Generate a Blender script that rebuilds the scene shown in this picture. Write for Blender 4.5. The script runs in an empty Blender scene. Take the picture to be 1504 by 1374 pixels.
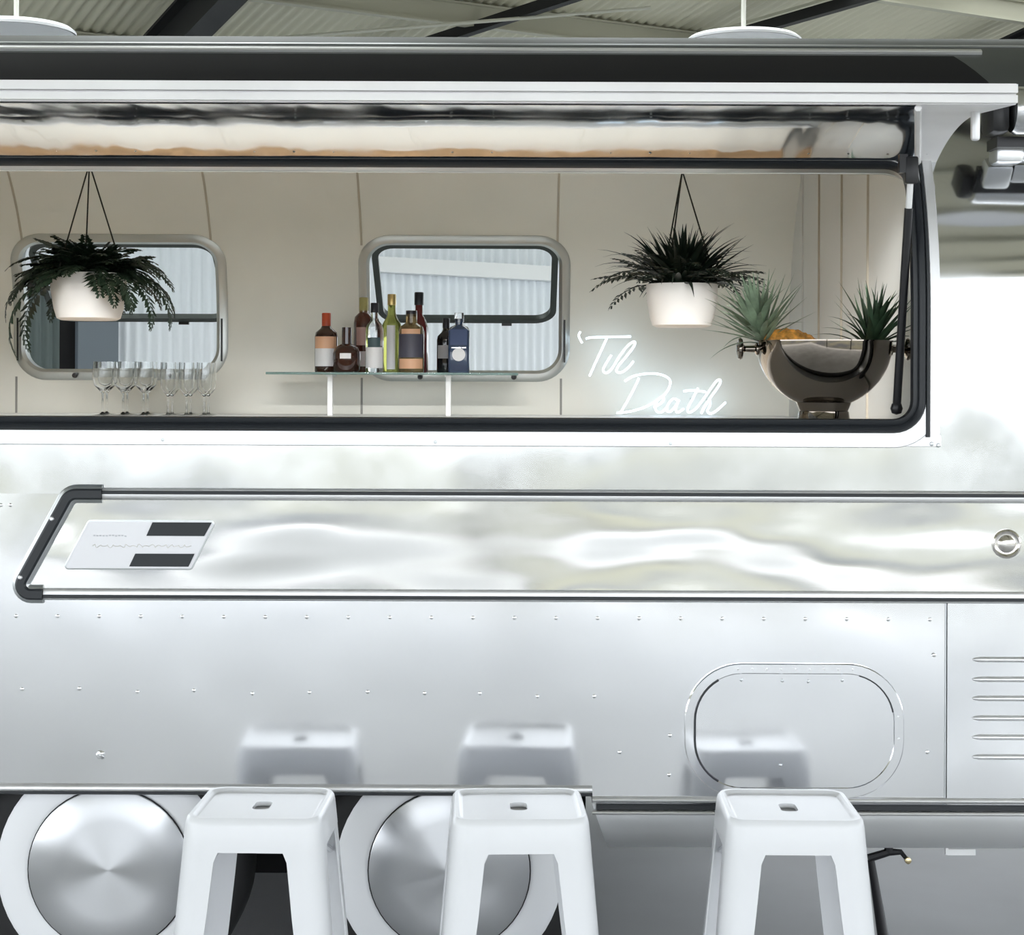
import bpy, bmesh, math, random
from mathutils import Vector, Matrix, Euler
from mathutils.geometry import delaunay_2d_cdt
PI = math.pi
random.seed(7)
SC = bpy.context.scene
COL = SC.collection

# ------------------------------------------------------------------ camera, sky, sun, exposure
F, CX, HY, EYE, DC = 2520.0, 752.0, 560.0, 1.55, 4.2     # focal length in px, centre column, horizon row, eye height, distance to the caravan side
cam_d = bpy.data.cameras.new('camera'); cam = bpy.data.objects.new('camera', cam_d); COL.objects.link(cam)
cam.location = (0, -DC, EYE)
cam.rotation_euler = (Matrix.Rotation(math.radians(90), 3, 'X') @ Matrix.Rotation(math.radians(0.22), 3, 'Z')).to_euler()
cam_d.sensor_width = 36; cam_d.lens = F/1504*36; cam_d.shift_y = -(687-HY)/1504
cam_d.clip_start = 0.05; cam_d.clip_end = 300
SC.camera = cam

wd = bpy.data.worlds.new('sky'); SC.world = wd; wd.use_nodes = True
bgn = wd.node_tree.nodes['Background']
bgn.inputs[0].default_value = (0.90, 0.95, 1.0, 1); bgn.inputs[1].default_value = 2.6
sun_d = bpy.data.lights.new('sun', 'SUN'); sun = bpy.data.objects.new('sun', sun_d); COL.objects.link(sun)
sun_d.energy = 3.0; sun_d.angle = math.radians(3); sun_d.color = (1, 0.96, 0.9)
sun.rotation_euler = (math.radians(32), 0, math.radians(-20)); sun.location = (0, -20, 20)

vs = SC.view_settings
vs.view_transform = 'Standard'; vs.look = 'None'; vs.gamma = 1; vs.use_curve_mapping = False
vs.exposure = 0.68

# ------------------------------------------------------------------ layout helpers
def P(px, py, d):
    return Vector(((px-CX)*d/F, d-DC, EYE+(HY-py)*d/F))
def X_(px, d=DC): return (px-CX)*d/F
def Z_(py, d=DC): return EYE+(HY-py)*d/F

# ------------------------------------------------------------------ materials
MATS = {}
def newmat(name):
    m = bpy.data.materials.new(name); m.use_nodes = True
    return m, m.node_tree, m.node_tree.nodes['Principled BSDF']
def pbr(name, col, rough=0.5, metal=0.0, trans=0.0, ior=1.45, coat=0.0, emis=None, es=0.0, var=0.0, vscale=8.0, bump=0.0, bscale=40.0, spec=None):
    if name in MATS: return MATS[name]
    m, nt, b = newmat(name)
    b.inputs['Base Color'].default_value = (*col, 1)
    b.inputs['Roughness'].default_value = rough
    b.inputs['Metallic'].default_value = metal
    b.inputs['Transmission Weight'].default_value = trans
    b.inputs['IOR'].default_value = ior
    b.inputs['Coat Weight'].default_value = coat
    if spec is not None: b.inputs['Specular IOR Level'].default_value = spec
    if emis:
        b.inputs['Emission Color'].default_value = (*emis, 1); b.inputs['Emission Strength'].default_value = es
    if var > 0 or bump > 0:
        tc = nt.nodes.new('ShaderNodeTexCoord')
    if var > 0:
        n = nt.nodes.new('ShaderNodeTexNoise'); n.inputs['Scale'].default_value = vscale; n.inputs['Detail'].default_value = 5
        r = nt.nodes.new('ShaderNodeValToRGB')
        r.color_ramp.elements[0].color = (*[c*(1-var) for c in col], 1); r.color_ramp.elements[0].position = 0.3
        r.color_ramp.elements[1].color = (*[min(1, c*(1+var)) for c in col], 1); r.color_ramp.elements[1].position = 0.7
        nt.links.new(tc.outputs['Object'], n.inputs['Vector']); nt.links.new(n.outputs['Fac'], r.inputs['Fac']); nt.links.new(r.outputs['Color'], b.inputs['Base Color'])
    if bump > 0:
        n2 = nt.nodes.new('ShaderNodeTexNoise'); n2.inputs['Scale'].default_value = bscale; n2.inputs['Detail'].default_value = 4
        bp = nt.nodes.new('ShaderNodeBump'); bp.inputs['Strength'].default_value = bump; bp.inputs['Distance'].default_value = 0.005
        nt.links.new(tc.outputs['Object'], n2.inputs['Vector']); nt.links.new(n2.outputs['Fac'], bp.inputs['Height']); nt.links.new(bp.outputs['Normal'], b.inputs['Normal'])
    MATS[name] = m
    return m
def alu(name, col=(0.80, 0.81, 0.83), rough=0.10, dent=0.010, dscale=2.2, stretch=(1, 1, 1), rvar=0.08, off=0.0):
    """polished sheet aluminium: slow waviness, small dings, patches of dulling"""
    if name in MATS: return MATS[name]
    m, nt, b = newmat(name); L = nt.links.new; N = nt.nodes.new
    b.inputs['Base Color'].default_value = (*col, 1); b.inputs['Metallic'].default_value = 1
    tc = N('ShaderNodeTexCoord'); mp = N('ShaderNodeMapping'); mp.inputs['Scale'].default_value = stretch; mp.inputs['Location'].default_value = (off, off, off)
    L(tc.outputs['Object'], mp.inputs['Vector'])
    n1 = N('ShaderNodeTexNoise'); n1.inputs['Scale'].default_value = dscale; n1.inputs['Detail'].default_value = 1.5; n1.inputs['Roughness'].default_value = 0.35
    L(mp.outputs['Vector'], n1.inputs['Vector'])
    n2 = N('ShaderNodeTexNoise'); n2.inputs['Scale'].default_value = dscale*3.7; n2.inputs['Detail'].default_value = 0.0
    L(mp.outputs['Vector'], n2.inputs['Vector'])
    ad = N('ShaderNodeMath'); ad.operation = 'MULTIPLY_ADD'; L(n2.outputs['Fac'], ad.inputs[0]); ad.inputs[1].default_value = 0.10; L(n1.outputs['Fac'], ad.inputs[2])
    bp = N('ShaderNodeBump'); bp.inputs['Strength'].default_value = 1.0; bp.inputs['Distance'].default_value = dent
    L(ad.outputs['Value'], bp.inputs['Height']); L(bp.outputs['Normal'], b.inputs['Normal'])
    n3 = N('ShaderNodeTexNoise'); n3.inputs['Scale'].default_value = 3.5; n3.inputs['Detail'].default_value = 6
    L(mp.outputs['Vector'], n3.inputs['Vector'])
    m3 = N('ShaderNodeMapRange'); m3.inputs['From Min'].default_value = 0.35; m3.inputs['From Max'].default_value = 0.7
    m3.inputs['To Min'].default_value = rough; m3.inputs['To Max'].default_value = rough+rvar
    L(n3.outputs['Fac'], m3.inputs['Value']); L(m3.outputs['Result'], b.inputs['Roughness'])
    MATS[name] = m
    return m
def spun_alu():
    m, nt, b = newmat('spun_alu')
    b.inputs['Base Color'].default_value = (0.64, 0.65, 0.67, 1); b.inputs['Metallic'].default_value = 1
    b.inputs['Roughness'].default_value = 0.30; b.inputs['Anisotropic'].default_value = 0.95; b.inputs['Anisotropic Rotation'].default_value = 0.25
    t = nt.nodes.new('ShaderNodeTangent'); t.direction_type = 'RADIAL'; t.axis = 'Y'
    nt.links.new(t.outputs['Tangent'], b.inputs['Tangent'])
    return m

M_SIDE   = alu('alu_side', rough=0.08, dent=0.008, dscale=1.6, rvar=0.08)
M_BELT   = alu('alu_belt', col=(0.82, 0.82, 0.81), rough=0.07, dent=0.018, dscale=1.7, stretch=(0.8, 1, 2.0), off=3.3)
M_SILL   = alu('alu_sill', rough=0.07, dent=0.006, dscale=2.0, off=9.1)
M_ROOF   = pbr('roof_grey', (0.075, 0.082, 0.078), 0.5, var=0.15, vscale=3, spec=0.35)
M_LINER  = alu('alu_liner', col=(0.50, 0.54, 0.58), rough=0.06, dent=0.016, dscale=3.0, stretch=(2.2, 0.3, 0.6))
M_TRIM   = alu('alu_trim', col=(0.82, 0.82, 0.83), rough=0.46, dent=0.0008, dscale=6)
M_TRIMD  = alu('alu_trim_dull', col=(0.55, 0.57, 0.58), rough=0.32, dent=0.001, dscale=6)
M_BELLY  = alu('alu_belly', col=(0.88, 0.89, 0.90), rough=0.5, dent=0.003, dscale=3)
M_SPUN   = spun_alu()
M_CHROME = pbr('chrome', (0.25, 0.22, 0.19), 0.06, 1)
M_HATCHW = pbr('hatch_white', (0.94, 0.93, 0.93), 0.42, var=0.04, vscale=6)
M_RUBBER = pbr('black_rubber', (0.018, 0.021, 0.025), 0.42)
M_BLACK  = pbr('black_matt', (0.006, 0.006, 0.007), 0.85)
M_BLACKP = pbr('black_paint', (0.012, 0.012, 0.014), 0.35)
M_TYRE   = pbr('tyre', (0.014, 0.014, 0.015), 0.75)
M_WHEELW = pbr('wheel_white', (0.80, 0.81, 0.83), 0.38)
M_CREAM  = pbr('cream_liner', (0.83, 0.815, 0.74), 0.38, var=0.03, vscale=3)
M_BULK   = pbr('bulkhead_paint', (0.66, 0.66, 0.63), 0.45)
M_SEAM   = pbr('seam_strip', (0.50, 0.45, 0.36), 0.5)
M_WINFR  = alu('window_alu', col=(0.52, 0.54, 0.53), rough=0.30, dent=0.001, dscale=6)
M_SASH   = pbr('sash_bronze', (0.055, 0.065, 0.06), 0.4, 0.3)
M_PANE   = pbr('window_glass', (0.95, 0.98, 0.98), 0.0, trans=1.0, ior=1.02)
M_GLASS  = pbr('clear_glass', (0.97, 0.98, 0.98), 0.0, trans=1.0, ior=1.45)
M_SHELF  = pbr('shelf_glass', (0.36, 0.55, 0.52), 0.05, trans=0.7, ior=1.5)
M_WTOP   = pbr('worktop', (0.82, 0.81, 0.79), 0.35)
M_CAB    = pbr('cabinet', (0.70, 0.66, 0.58), 0.5)
M_WOOD   = pbr('wood_floor', (0.36, 0.22, 0.11), 0.45, var=0.25, vscale=5)
M_STOOL  = pbr('stool_white', (0.72, 0.73, 0.75), 0.32, coat=0.25)
M_POT    = pbr('pot_white', (0.84, 0.82, 0.79), 0.45)
M_SOIL   = pbr('soil', (0.03, 0.02, 0.015), 0.9)
M_CORD   = pbr('cord', (0.03, 0.028, 0.02), 0.8)
M_FERN   = pbr('fern_leaf', (0.012, 0.026, 0.013), 0.5, var=0.35, vscale=14)
M_FERN2  = pbr('spiky_leaf', (0.011, 0.021, 0.013), 0.45, var=0.35, vscale=14)
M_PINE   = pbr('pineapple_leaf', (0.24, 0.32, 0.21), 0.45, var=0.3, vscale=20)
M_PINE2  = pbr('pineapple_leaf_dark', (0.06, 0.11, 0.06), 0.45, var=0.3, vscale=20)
M_PSKIN  = pbr('pineapple_skin', (0.60, 0.27, 0.05), 0.5, var=0.6, vscale=60)
M_NEON   = pbr('neon', (0.9, 0.95, 1), 0.4, emis=(0.66, 0.83, 1.0), es=2.1)
M_BRASS  = pbr('brass', (0.70, 0.58, 0.35), 0.3, 1)
M_TAG    = pbr('tag_white', (0.88, 0.88, 0.87), 0.5)
M_LAMP   = pbr('lamp_white', (0.88, 0.89, 0.92), 0.4)

# ------------------------------------------------------------------ mesh helpers
def children_offset(parent):
    o = Vector((0, 0, 0))
    while parent:
        o += parent.location; parent = parent.parent
    return o
def mk(name, v, f, mat, parent=None, world=False, smooth=40, normals=None, kind=None):
    """one mesh object; world=True: vertices are in world space (parents are unrotated then)"""
    if world and parent:
        o = children_offset(parent); v = [(p[0]-o.x, p[1]-o.y, p[2]-o.z) for p in v]
    me = bpy.data.meshes.new(name); me.from_pydata([tuple(p) for p in v], [], f); me.update()
    if normals is None:
        bm = bmesh.new(); bm.from_mesh(me); bmesh.ops.recalc_face_normals(bm, faces=bm.faces); bm.to_mesh(me); bm.free()
    if smooth:
        me.polygons.foreach_set('use_smooth', [True]*len(me.polygons))
        if normals is not None: me.normals_split_custom_set_from_vertices([tuple(n) for n in normals])
        else: me.set_sharp_from_angle(angle=math.radians(smooth))
    if mat: me.materials.append(mat)
    ob = bpy.data.objects.new(name, me); COL.objects.link(ob)
    if parent: ob.parent = parent
    if kind: ob['kind'] = kind
    return ob
def tag(o, label, cat, group=None):
    o['label'] = label; o['category'] = cat
    if group: o['group'] = group
    return o
def thing(name, label, cat, loc=(0, 0, 0), rz=0.0, group=None):
    o = bpy.data.objects.new(name, None); COL.objects.link(o); o.location = loc; o.rotation_euler = (0, 0, rz); o.empty_display_size = 0.1
    return tag(o, label, cat, group)
def copy_tree(o, parent=None):
    c = o.copy(); COL.objects.link(c)
    if parent: c.parent = parent
    for ch in [k for k in o.children]: copy_tree(ch, c)
    return c
def join(*parts):
    v, f = [], []
    for (a, b) in parts:
        k = len(v); v += [tuple(p) for p in a]; f += [tuple(i+k for i in q) for q in b]
    return v, f
def xf(part, M):
    return [tuple(M @ Vector(p)) for p in part[0]], part[1]
def move(part, d): return [(p[0]+d[0], p[1]+d[1], p[2]+d[2]) for p in part[0]], part[1]
def box(x0, x1, y0, y1, z0, z1):
    v = [(x0, y0, z0), (x1, y0, z0), (x1, y1, z0), (x0, y1, z0), (x0, y0, z1), (x1, y0, z1), (x1, y1, z1), (x0, y1, z1)]
    return v, [(0, 3, 2, 1), (4, 5, 6, 7), (0, 1, 5, 4), (1, 2, 6, 5), (2, 3, 7, 6), (3, 0, 4, 7)]
def bevel(part, w, seg=2):
    me = bpy.data.meshes.new('t'); me.from_pydata(part[0], [], part[1])
    bm = bmesh.new(); bm.from_mesh(me); bmesh.ops.bevel(bm, geom=bm.edges[:]+bm.verts[:], offset=w, segments=seg, profile=0.5, affect='EDGES')
    v = [tuple(x.co) for x in bm.verts]; bm.verts.index_update(); f = [tuple(x.index for x in q.verts) for q in bm.faces]
    bm.free(); bpy.data.meshes.remove(me)
    return v, f
def lathe(prof, n=32, axis='Z', a0=0.0, a1=2*PI):
    full = abs(a1-a0-2*PI) < 1e-6; m = n if full else n+1
    v, f = [], []; idx = []
    for (r, z) in prof:
        if r < 1e-6:
            idx.append([len(v)]*m); v.append((0, 0, z))
        else:
            row = []
            for i in range(m):
                a = a0+(a1-a0)*i/n; row.append(len(v)); v.append((r*math.cos(a), r*math.sin(a), z))
            idx.append(row)
    for j in range(len(prof)-1):
        for i in range(n):
            k = (i+1) % m if full else i+1
            q = [idx[j][i], idx[j][k], idx[j+1][k], idx[j+1][i]]
            u = []
            for t in q:
                if t not in u: u.append(t)
            if len(u) > 2: f.append(tuple(u))
    if axis == 'Y': v = [(p[0], -p[2], p[1]) for p in v]      # profile z points towards -Y
    if axis == 'X': v = [(p[2], p[0], p[1]) for p in v]
    return v, f
def tube(pts, r, n=8, caps=True):
    pts = [Vector(p) for p in pts]; m = len(pts)
    rs = r if isinstance(r, (list, tuple)) else [r]*m
    v, f = [], []; up = None
    for i, p in enumerate(pts):
        t = (pts[min(i+1, m-1)]-pts[max(i-1, 0)]).normalized()
        if up is None:
            up = Vector((0, 0, 1)) if abs(t.z) < 0.9 else Vector((1, 0, 0))
        a = t.cross(up)
        if a.length < 1e-5: a = t.cross(Vector((0, 1, 0)))
        a.normalize(); b = a.cross(t).normalized(); up = b
        for k in range(n):
            an = 2*PI*k/n; v.append(tuple(p+(a*math.cos(an)+b*math.sin(an))*rs[i]))
    for i in range(m-1):
        for k in range(n):
            f.append((i*n+k, i*n+(k+1) % n, (i+1)*n+(k+1) % n, (i+1)*n+k))
    if caps:
        f.append(tuple(range(n-1, -1, -1))); f.append(tuple(range((m-1)*n, m*n)))
    return v, f
def bar(p0, p1, w, h, up=(0, 0, 1)):
    p0, p1 = Vector(p0), Vector(p1); t = (p1-p0).normalized(); u = Vector(up); a = t.cross(u).normalized(); b = a.cross(t).normalized()
    v = []
    for p in (p0, p1):
        for (s, q) in ((-1, -1), (1, -1), (1, 1), (-1, 1)): v.append(tuple(p+a*w/2*s+b*h/2*q))
    return v, [(0, 1, 2, 3), (7, 6, 5, 4), (0, 4, 5, 1), (1, 5, 6, 2), (2, 6, 7, 3), (3, 7, 4, 0)]
def catmull(pts, k=6, closed=False):
    pts = [Vector(p) for p in pts]; out = []; n = len(pts)
    for i in range(n if closed else n-1):
        g = (lambda j: pts[j % n]) if closed else (lambda j: pts[max(0, min(n-1, j))])
        p0, p1, p2, p3 = g(i-1), g(i), g(i+1), g(i+2)
        for s in range(k):
            t = s/k
            out.append(0.5*((2*p1)+(p2-p0)*t+(2*p0-5*p1+4*p2-p3)*t*t+(3*p1-p0-3*p2+p3)*t**3))
    if not closed: out.append(pts[-1])
    return out
def roundpoly(pts, r, n=6, closed=True):
    pts = [Vector(p) for p in pts]; out = []; m = len(pts)
    rs = r if isinstance(r, (list, tuple)) else [r]*m
    for i, p in enumerate(pts):
        if not closed and i in (0, m-1): out.append((p.x, p.y)); continue
        a = (pts[i-1]-p).normalized(); b = (pts[(i+1) % m]-p).normalized()
        half = a.angle(b)/2; d = rs[i]/math.tan(half); c = p+(a+b).normalized()*(rs[i]/math.sin(half))
        s = p+a*d-c; e = p+b*d-c; ang = math.atan2(s.x*e.y-s.y*e.x, s.dot(e))
        for k in range(n+1):
            t = ang*k/n; out.append((c.x+s.x*math.cos(t)-s.y*math.sin(t), c.y+s.x*math.sin(t)+s.y*math.cos(t)))
    return out
def rrect(x0, y0, x1, y1, r, n=8): return roundpoly([(x0, y0), (x1, y0), (x1, y1), (x0, y1)], r, n)
def offset_loop(pts, d):
    """positive d grows a counter-clockwise loop"""
    m = len(pts); out = []
    for i in range(m):
        p = Vector(pts[i]); a = (p-Vector(pts[i-1])); b = (Vector(pts[(i+1) % m])-p)
        if a.length < 1e-9: a = b
        if b.length < 1e-9: b = a
        na = Vector((a.y, -a.x)).normalized(); nb = Vector((b.y, -b.x)).normalized()
        q = (na+nb).normalized(); k = max(0.4, q.dot(na)); out.append((p.x+q.x*d/k, p.y+q.y*d/k))
    return out
def resample(loop, step, closed=True):
    out = []; m = len(loop)
    for i in range(m if closed else m-1):
        a = Vector(loop[i]); b = Vector(loop[(i+1) % m]); k = max(1, int((b-a).length/step+0.5))
        for s in range(k): out.append(tuple(a+(b-a)*s/k))
    if not closed: out.append(tuple(loop[-1]))
    return out
def inside(p, poly):
    c = False; j = len(poly)-1
    for i in range(len(poly)):
        a, b = poly[i], poly[j]
        if (a[1] > p.y) != (b[1] > p.y) and p.x < (b[0]-a[0])*(p.y-a[1])/(b[1]-a[1])+a[0]: c = not c
        j = i
    return c
def cut_sheet(pts, edges, outer, holes):
    V, E, FA, *_ = delaunay_2d_cdt(pts, edges, [], 0, 1e-5)
    out = []
    for q in FA:
        c = (V[q[0]]+V[q[1]]+V[q[2]])/3
        if inside(c, outer) and not any(inside(c, h) for h in holes): out.append(q)
    return V, out
def sheet(name, outer, holes, fmap, mat, parent, step=(0.10, 0.04), edge=0.05, **kw):
    """a sheet cut to outline `outer` with holes, laid on the surface fmap(u, v) -> (point, normal)"""
    pts, edges = [], []
    for lp in [outer]+list(holes):
        lp = resample(lp, edge); k = len(pts); pts += [Vector(p) for p in lp]; edges += [(k+i, k+(i+1) % len(lp)) for i in range(len(lp))]
    xs = [p[0] for p in outer]; ys = [p[1] for p in outer]
    nu = int((max(xs)-min(xs))/step[0]); nv = int((max(ys)-min(ys))/step[1])
    for i in range(1, nu+1):
        for j in range(1, nv+1):
            pts.append(Vector((min(xs)+(max(xs)-min(xs))*(i-0.5)/max(1, nu), min(ys)+(max(ys)-min(ys))*j/(nv+1))))
    V, FA = cut_sheet(pts, edges, outer, holes)
    pos, nor = [], []
    for p in V:
        a, b = fmap(p.x, p.y); pos.append(a); nor.append(b)
    fs = []
    for q in FA:
        a, b, c = pos[q[0]], pos[q[1]], pos[q[2]]
        n = (b-a).cross(c-a)
        if n.length < 1e-12: continue
        fs.append(tuple(q) if n.dot(nor[q[0]]) > 0 else tuple(reversed(q)))
    return mk(name, pos, fs, mat, parent, world=True, normals=nor, **kw)
def sweep(path, prof, fmap, closed):
    """profile (across, height) carried along a 2D path on a surface"""
    m = len(path); v, f = [], []; n = len(prof)
    for i in range(m):
        p = Vector(path[i])
        a = p-Vector(path[i-1 if (closed or i > 0) else 0]); b = Vector(path[(i+1) % m if closed else min(i+1, m-1)])-p
        if a.length < 1e-9: a = b
        if b.length < 1e-9: b = a
        na = Vector((a.y, -a.x)).normalized(); nb = Vector((b.y, -b.x)).normalized(); q = (na+nb).normalized(); k = max(0.4, q.dot(na))
        for (c, h) in prof:
            u = p+q*(c/k); pos, nr = fmap(u.x, u.y); v.append(tuple(pos+nr*h))
    for i in range(m if closed else m-1):
        j = (i+1) % m
        for k in range(n):
            f.append((i*n+k, i*n+(k+1) % n, j*n+(k+1) % n, j*n+k))
    if not closed:
        f.append(tuple(range(n))); f.append(tuple(range((m-1)*n, m*n)))
    return v, f
def flatprof(w, h, h0=0.0, c=0.0): return [(c-w/2, h0), (c-w/2, h*0.7), (c-w/2+min(w*0.2, h*0.3), h), (c+w/2-min(w*0.2, h*0.3), h), (c+w/2, h*0.7), (c+w/2, h0)]
def roundprof(w, h, n=6, c=0.0): return [(c-w/2*math.cos(PI*i/n), h*math.sin(PI*i/n)) for i in range(n+1)]

# ------------------------------------------------------------------ caravan section: vertical sides, round shoulders, low crown
Z0, R, W = 1.72, 0.82, 2.30
ARC = R*PI/2; FLAT = W-2*R; TOT = 2*(Z0+ARC)+FLAT
def section(s, off=0.0):
    if s <= Z0: y, z, ny, nz = 0, s, -1, 0
    elif s <= Z0+ARC:
        t = (s-Z0)/R; y, z, ny, nz = R*(1-math.cos(t)), Z0+R*math.sin(t), -math.cos(t), math.sin(t)
    elif s <= Z0+ARC+FLAT: y, z, ny, nz = R+(s-Z0-ARC), Z0+R, 0, 1
    else:
        y, z, ny, nz = section(TOT-s); return W-(y+ny*off), z+nz*off, -ny, nz
    return y+ny*off, z+nz*off, ny, nz
def shell(off):
    def fm(x, s):
        y, z, ny, nz = section(s, off); return Vector((x, y, z)), Vector((0, ny, nz))
    return fm
def inner(off):
    def fm(x, s):
        y, z, ny, nz = section(s, off); return Vector((x, y, z)), Vector((0, -ny, -nz))
    return fm
SH0, SH3, SH6 = shell(0), shell(0.003), shell(0.006)
def s_of(py, off=0.0):
    a, b = 0.4, Z0+ARC*0.8
    for _ in range(60):
        m = (a+b)/2; y, z, _n, _m = section(m, off)
        if HY-F*(z-EYE)/(DC+y) > py: a = m
        else: b = m
    return a
S_HINGE = s_of(236); S_DRIP = s_of(76); S_STRIP0 = s_of(150); S_STRIP1 = s_of(82)
XL, XR = -2.7, 2.3

# ================================================================== THE SHED (its axes turned 30 degrees to the caravan)
AS = math.radians(30); VB, VF, U0, U1 = 7.8, -7.6, -13.0, 15.0
ZE, PITCH = 3.80, 0.176
def SHD(u, v, z): return (u*math.cos(AS)-v*math.sin(AS), u*math.sin(AS)+v*math.cos(AS), z)
def roof_z(v): return ZE+(VB-abs(v))*PITCH
def to_uv(x, y): return x*math.cos(AS)+y*math.sin(AS), -x*math.sin(AS)+y*math.cos(AS)
def hit_roof(px, py):
    dx, dz = (px-CX)/F, (HY-py)/F; a, b = 6.0, 30.0
    for _ in range(60):
        m = (a+b)/2; u, v = to_uv(dx*m, m-DC)
        if EYE+dz*m < roof_z(v): a = m
        else: b = m
    return to_uv(dx*a, a-DC)
def hit_wall(px):
    dx = (px-CX)/F; a, b = 4.0, 40.0
    for _ in range(60):
        m = (a+b)/2
        if to_uv(dx*m, m-DC)[1] < VB: a = m
        else: b = m
    return to_uv(dx*a, a-DC)[0], a

M_CONC = pbr('concrete', (0.46, 0.465, 0.47), 0.48, spec=0.35, var=0.16, vscale=0.9, bump=0.05, bscale=20)
M_GRND = pbr('pale_gravel', (0.165, 0.168, 0.145), 0.95, spec=0.05, var=0.2, vscale=0.25)
nt = M_GRND.node_tree; rp = [n for n in nt.nodes if n.type == 'VALTORGB'][0]; nz = [n for n in nt.nodes if n.type == 'TEX_NOISE'][0]
nz.inputs['Scale'].default_value = 0.16; rp.color_ramp.elements[0].color = (0.095, 0.102, 0.112, 1); rp.color_ramp.elements[1].color = (0.195, 0.192, 0.145, 1); rp.color_ramp.elements[0].position = 0.40; rp.color_ramp.elements[1].position = 0.58
M_SHEET = pbr('roof_sheet', (0.62, 0.60, 0.47), 0.45)
M_WALLS = pbr('wall_sheet', (0.86, 0.90, 0.94), 0.45)
M_PURL = pbr('purlin', (0.46, 0.45, 0.36), 0.5)
M_STEEL = pbr('black_steel', (0.010, 0.010, 0.011), 0.6)

fl = mk('floor', *join(([SHD(U0, VF, 0), SHD(U1, VF, 0), SHD(U1, VB+0.1, 0), SHD(U0, VB+0.1, 0), SHD(U0, VF, -0.15), SHD(U1, VF, -0.15), SHD(U1, VB+0.1, -0.15), SHD(U0, VB+0.1, -0.15)],
        [(0, 1, 2, 3), (7, 6, 5, 4), (0, 4, 5, 1), (1, 5, 6, 2), (2, 6, 7, 3), (3, 7, 4, 0)])), M_CONC, smooth=0)
fl['kind'] = 'structure'; fl['label'] = 'smooth grey concrete floor of the shed'
g = mk('ground', [(-90, -90, -0.06), (90, -90, -0.06), (90, 90, -0.06), (-90, 90, -0.06)], [(0, 1, 2, 3)], M_GRND, smooth=0); g['kind'] = 'structure'; g['label'] = 'pale open ground outside the shed'
# corrugated roof: two slopes
def corrugated(us, fa, fb, amp, pitch):
    v, f = [], []
    for i, u in enumerate(us):
        w = amp*math.cos(2*PI*u/pitch); v.append(fa(u, w)); v.append(fb(u, w))
        if i: f.append((2*i-2, 2*i, 2*i+1, 2*i-1))
    return v, f
pt = 0.076; us = [U0+i*pt/6 for i in range(int((U1-U0)/pt*6)+1)]
def slope(us_, v0, v1): return corrugated(us_, lambda u, w: SHD(u, v0, roof_z(v0)+w), lambda u, w: SHD(u, v1, roof_z(v1)+w), 0.011, pt)
SK0, SK1 = 2.5, 4.9
bays = [-9+2.2*k for k in range(9)]
solid = []; a_ = U0
for b_ in bays: solid.append((a_, b_)); a_ = b_+1.7
solid.append((a_, U1))
ce = mk('ceiling', *join(slope(us, VB+0.3, SK1), *[slope([u for u in us if a-0.001 <= u <= b+0.013], SK1, SK0) for a, b in solid], slope(us, SK0, 0), slope(us, 0, VF-0.4)), M_SHEET, smooth=60)
m_, nt_, b_ = newmat('added_light_sheet'); tr_ = nt_.nodes.new('ShaderNodeBsdfTranslucent'); tr_.inputs['Color'].default_value = (0.85, 0.87, 0.85, 1)
nt_.links.new(tr_.outputs[0], nt_.nodes['Material Output'].inputs['Surface'])
for b in bays: mk('added_light_sheet', *slope([u for u in us if b-0.001 <= u <= b+1.7+0.013], SK1, SK0), m_, ce, smooth=60)  # translucent sheets added out of view to let more light onto the back wall
ce['kind'] = 'structure'; ce['label'] = 'olive grey corrugated metal shed roof seen from below'
ra_u = [hit_roof(222, 22)[0], hit_roof(1458, 32)[0]]; gap = ra_u[1]-ra_u[0]
for u in [ra_u[0]-gap, ra_u[0], ra_u[1], ra_u[1]+gap*0.9]:
    if u < U0 or u > U1: continue
    for sg in (1, -1):
        ve = VB if sg > 0 else VF
        p0, p1 = Vector(SHD(u, ve-0.05*sg, roof_z(ve)-0.30)), Vector(SHD(u, 0, roof_z(0)-0.30))
        mk('rafter', *join(bar(p0+Vector((0, 0, 0.13)), p1+Vector((0, 0, 0.13)), 0.16, 0.02), bar(p0-Vector((0, 0, 0.13)), p1-Vector((0, 0, 0.13)), 0.16, 0.02), bar(p0, p1, 0.02, 0.26)), M_STEEL, ce, smooth=0)
    for ve in (VF+0.1,):
        q = SHD(u, ve, 0); mk('post', *bar((q[0], q[1], 0), (q[0], q[1], roof_z(ve)-0.25), 0.16, 0.16, (1, 0, 0)), M_STEEL, ce, smooth=0)
for k in range(13):
    v = VB-0.25-k*1.22
    if v < VF: break
    a, b = Vector(SHD(U0, v, roof_z(v)-0.09)), Vector(SHD(U1, v, roof_z(v)-0.09))
    mk('purlin', *join(bar(a, b, 0.012, 0.15), bar(a+Vector((0, 0, 0.07)), b+Vector((0, 0, 0.07)), 0.07, 0.012), bar(a-Vector((0, 0, 0.07)), b-Vector((0, 0, 0.07)), 0.07, 0.012)), M_PURL, ce, smooth=0)
for (px, py, w) in ((660, 22, 0.07), (1085, 18, 0.07), (1000, 30, 0.02)):
    u, v = hit_roof(px, py)
    mk('brace', *bar(SHD(u-0.5, v+1.0, roof_z(v+1.0)-0.14), SHD(u+0.6, v-1.5, roof_z(v-1.5)-0.20), w, w), M_PURL if w < 0.05 else M_STEEL, ce, smooth=0)
uu, vv = hit_roof(620, 10)
mk('tension_rod', *tube([SHD(uu-2.0, vv+0.6, roof_z(vv+0.6)-0.3), SHD(uu+1.2, vv-0.9, roof_z(vv-0.9)-0.2)], 0.012, 6), pbr('rod', (0.6, 0.6, 0.52), 0.5), ce)
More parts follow.
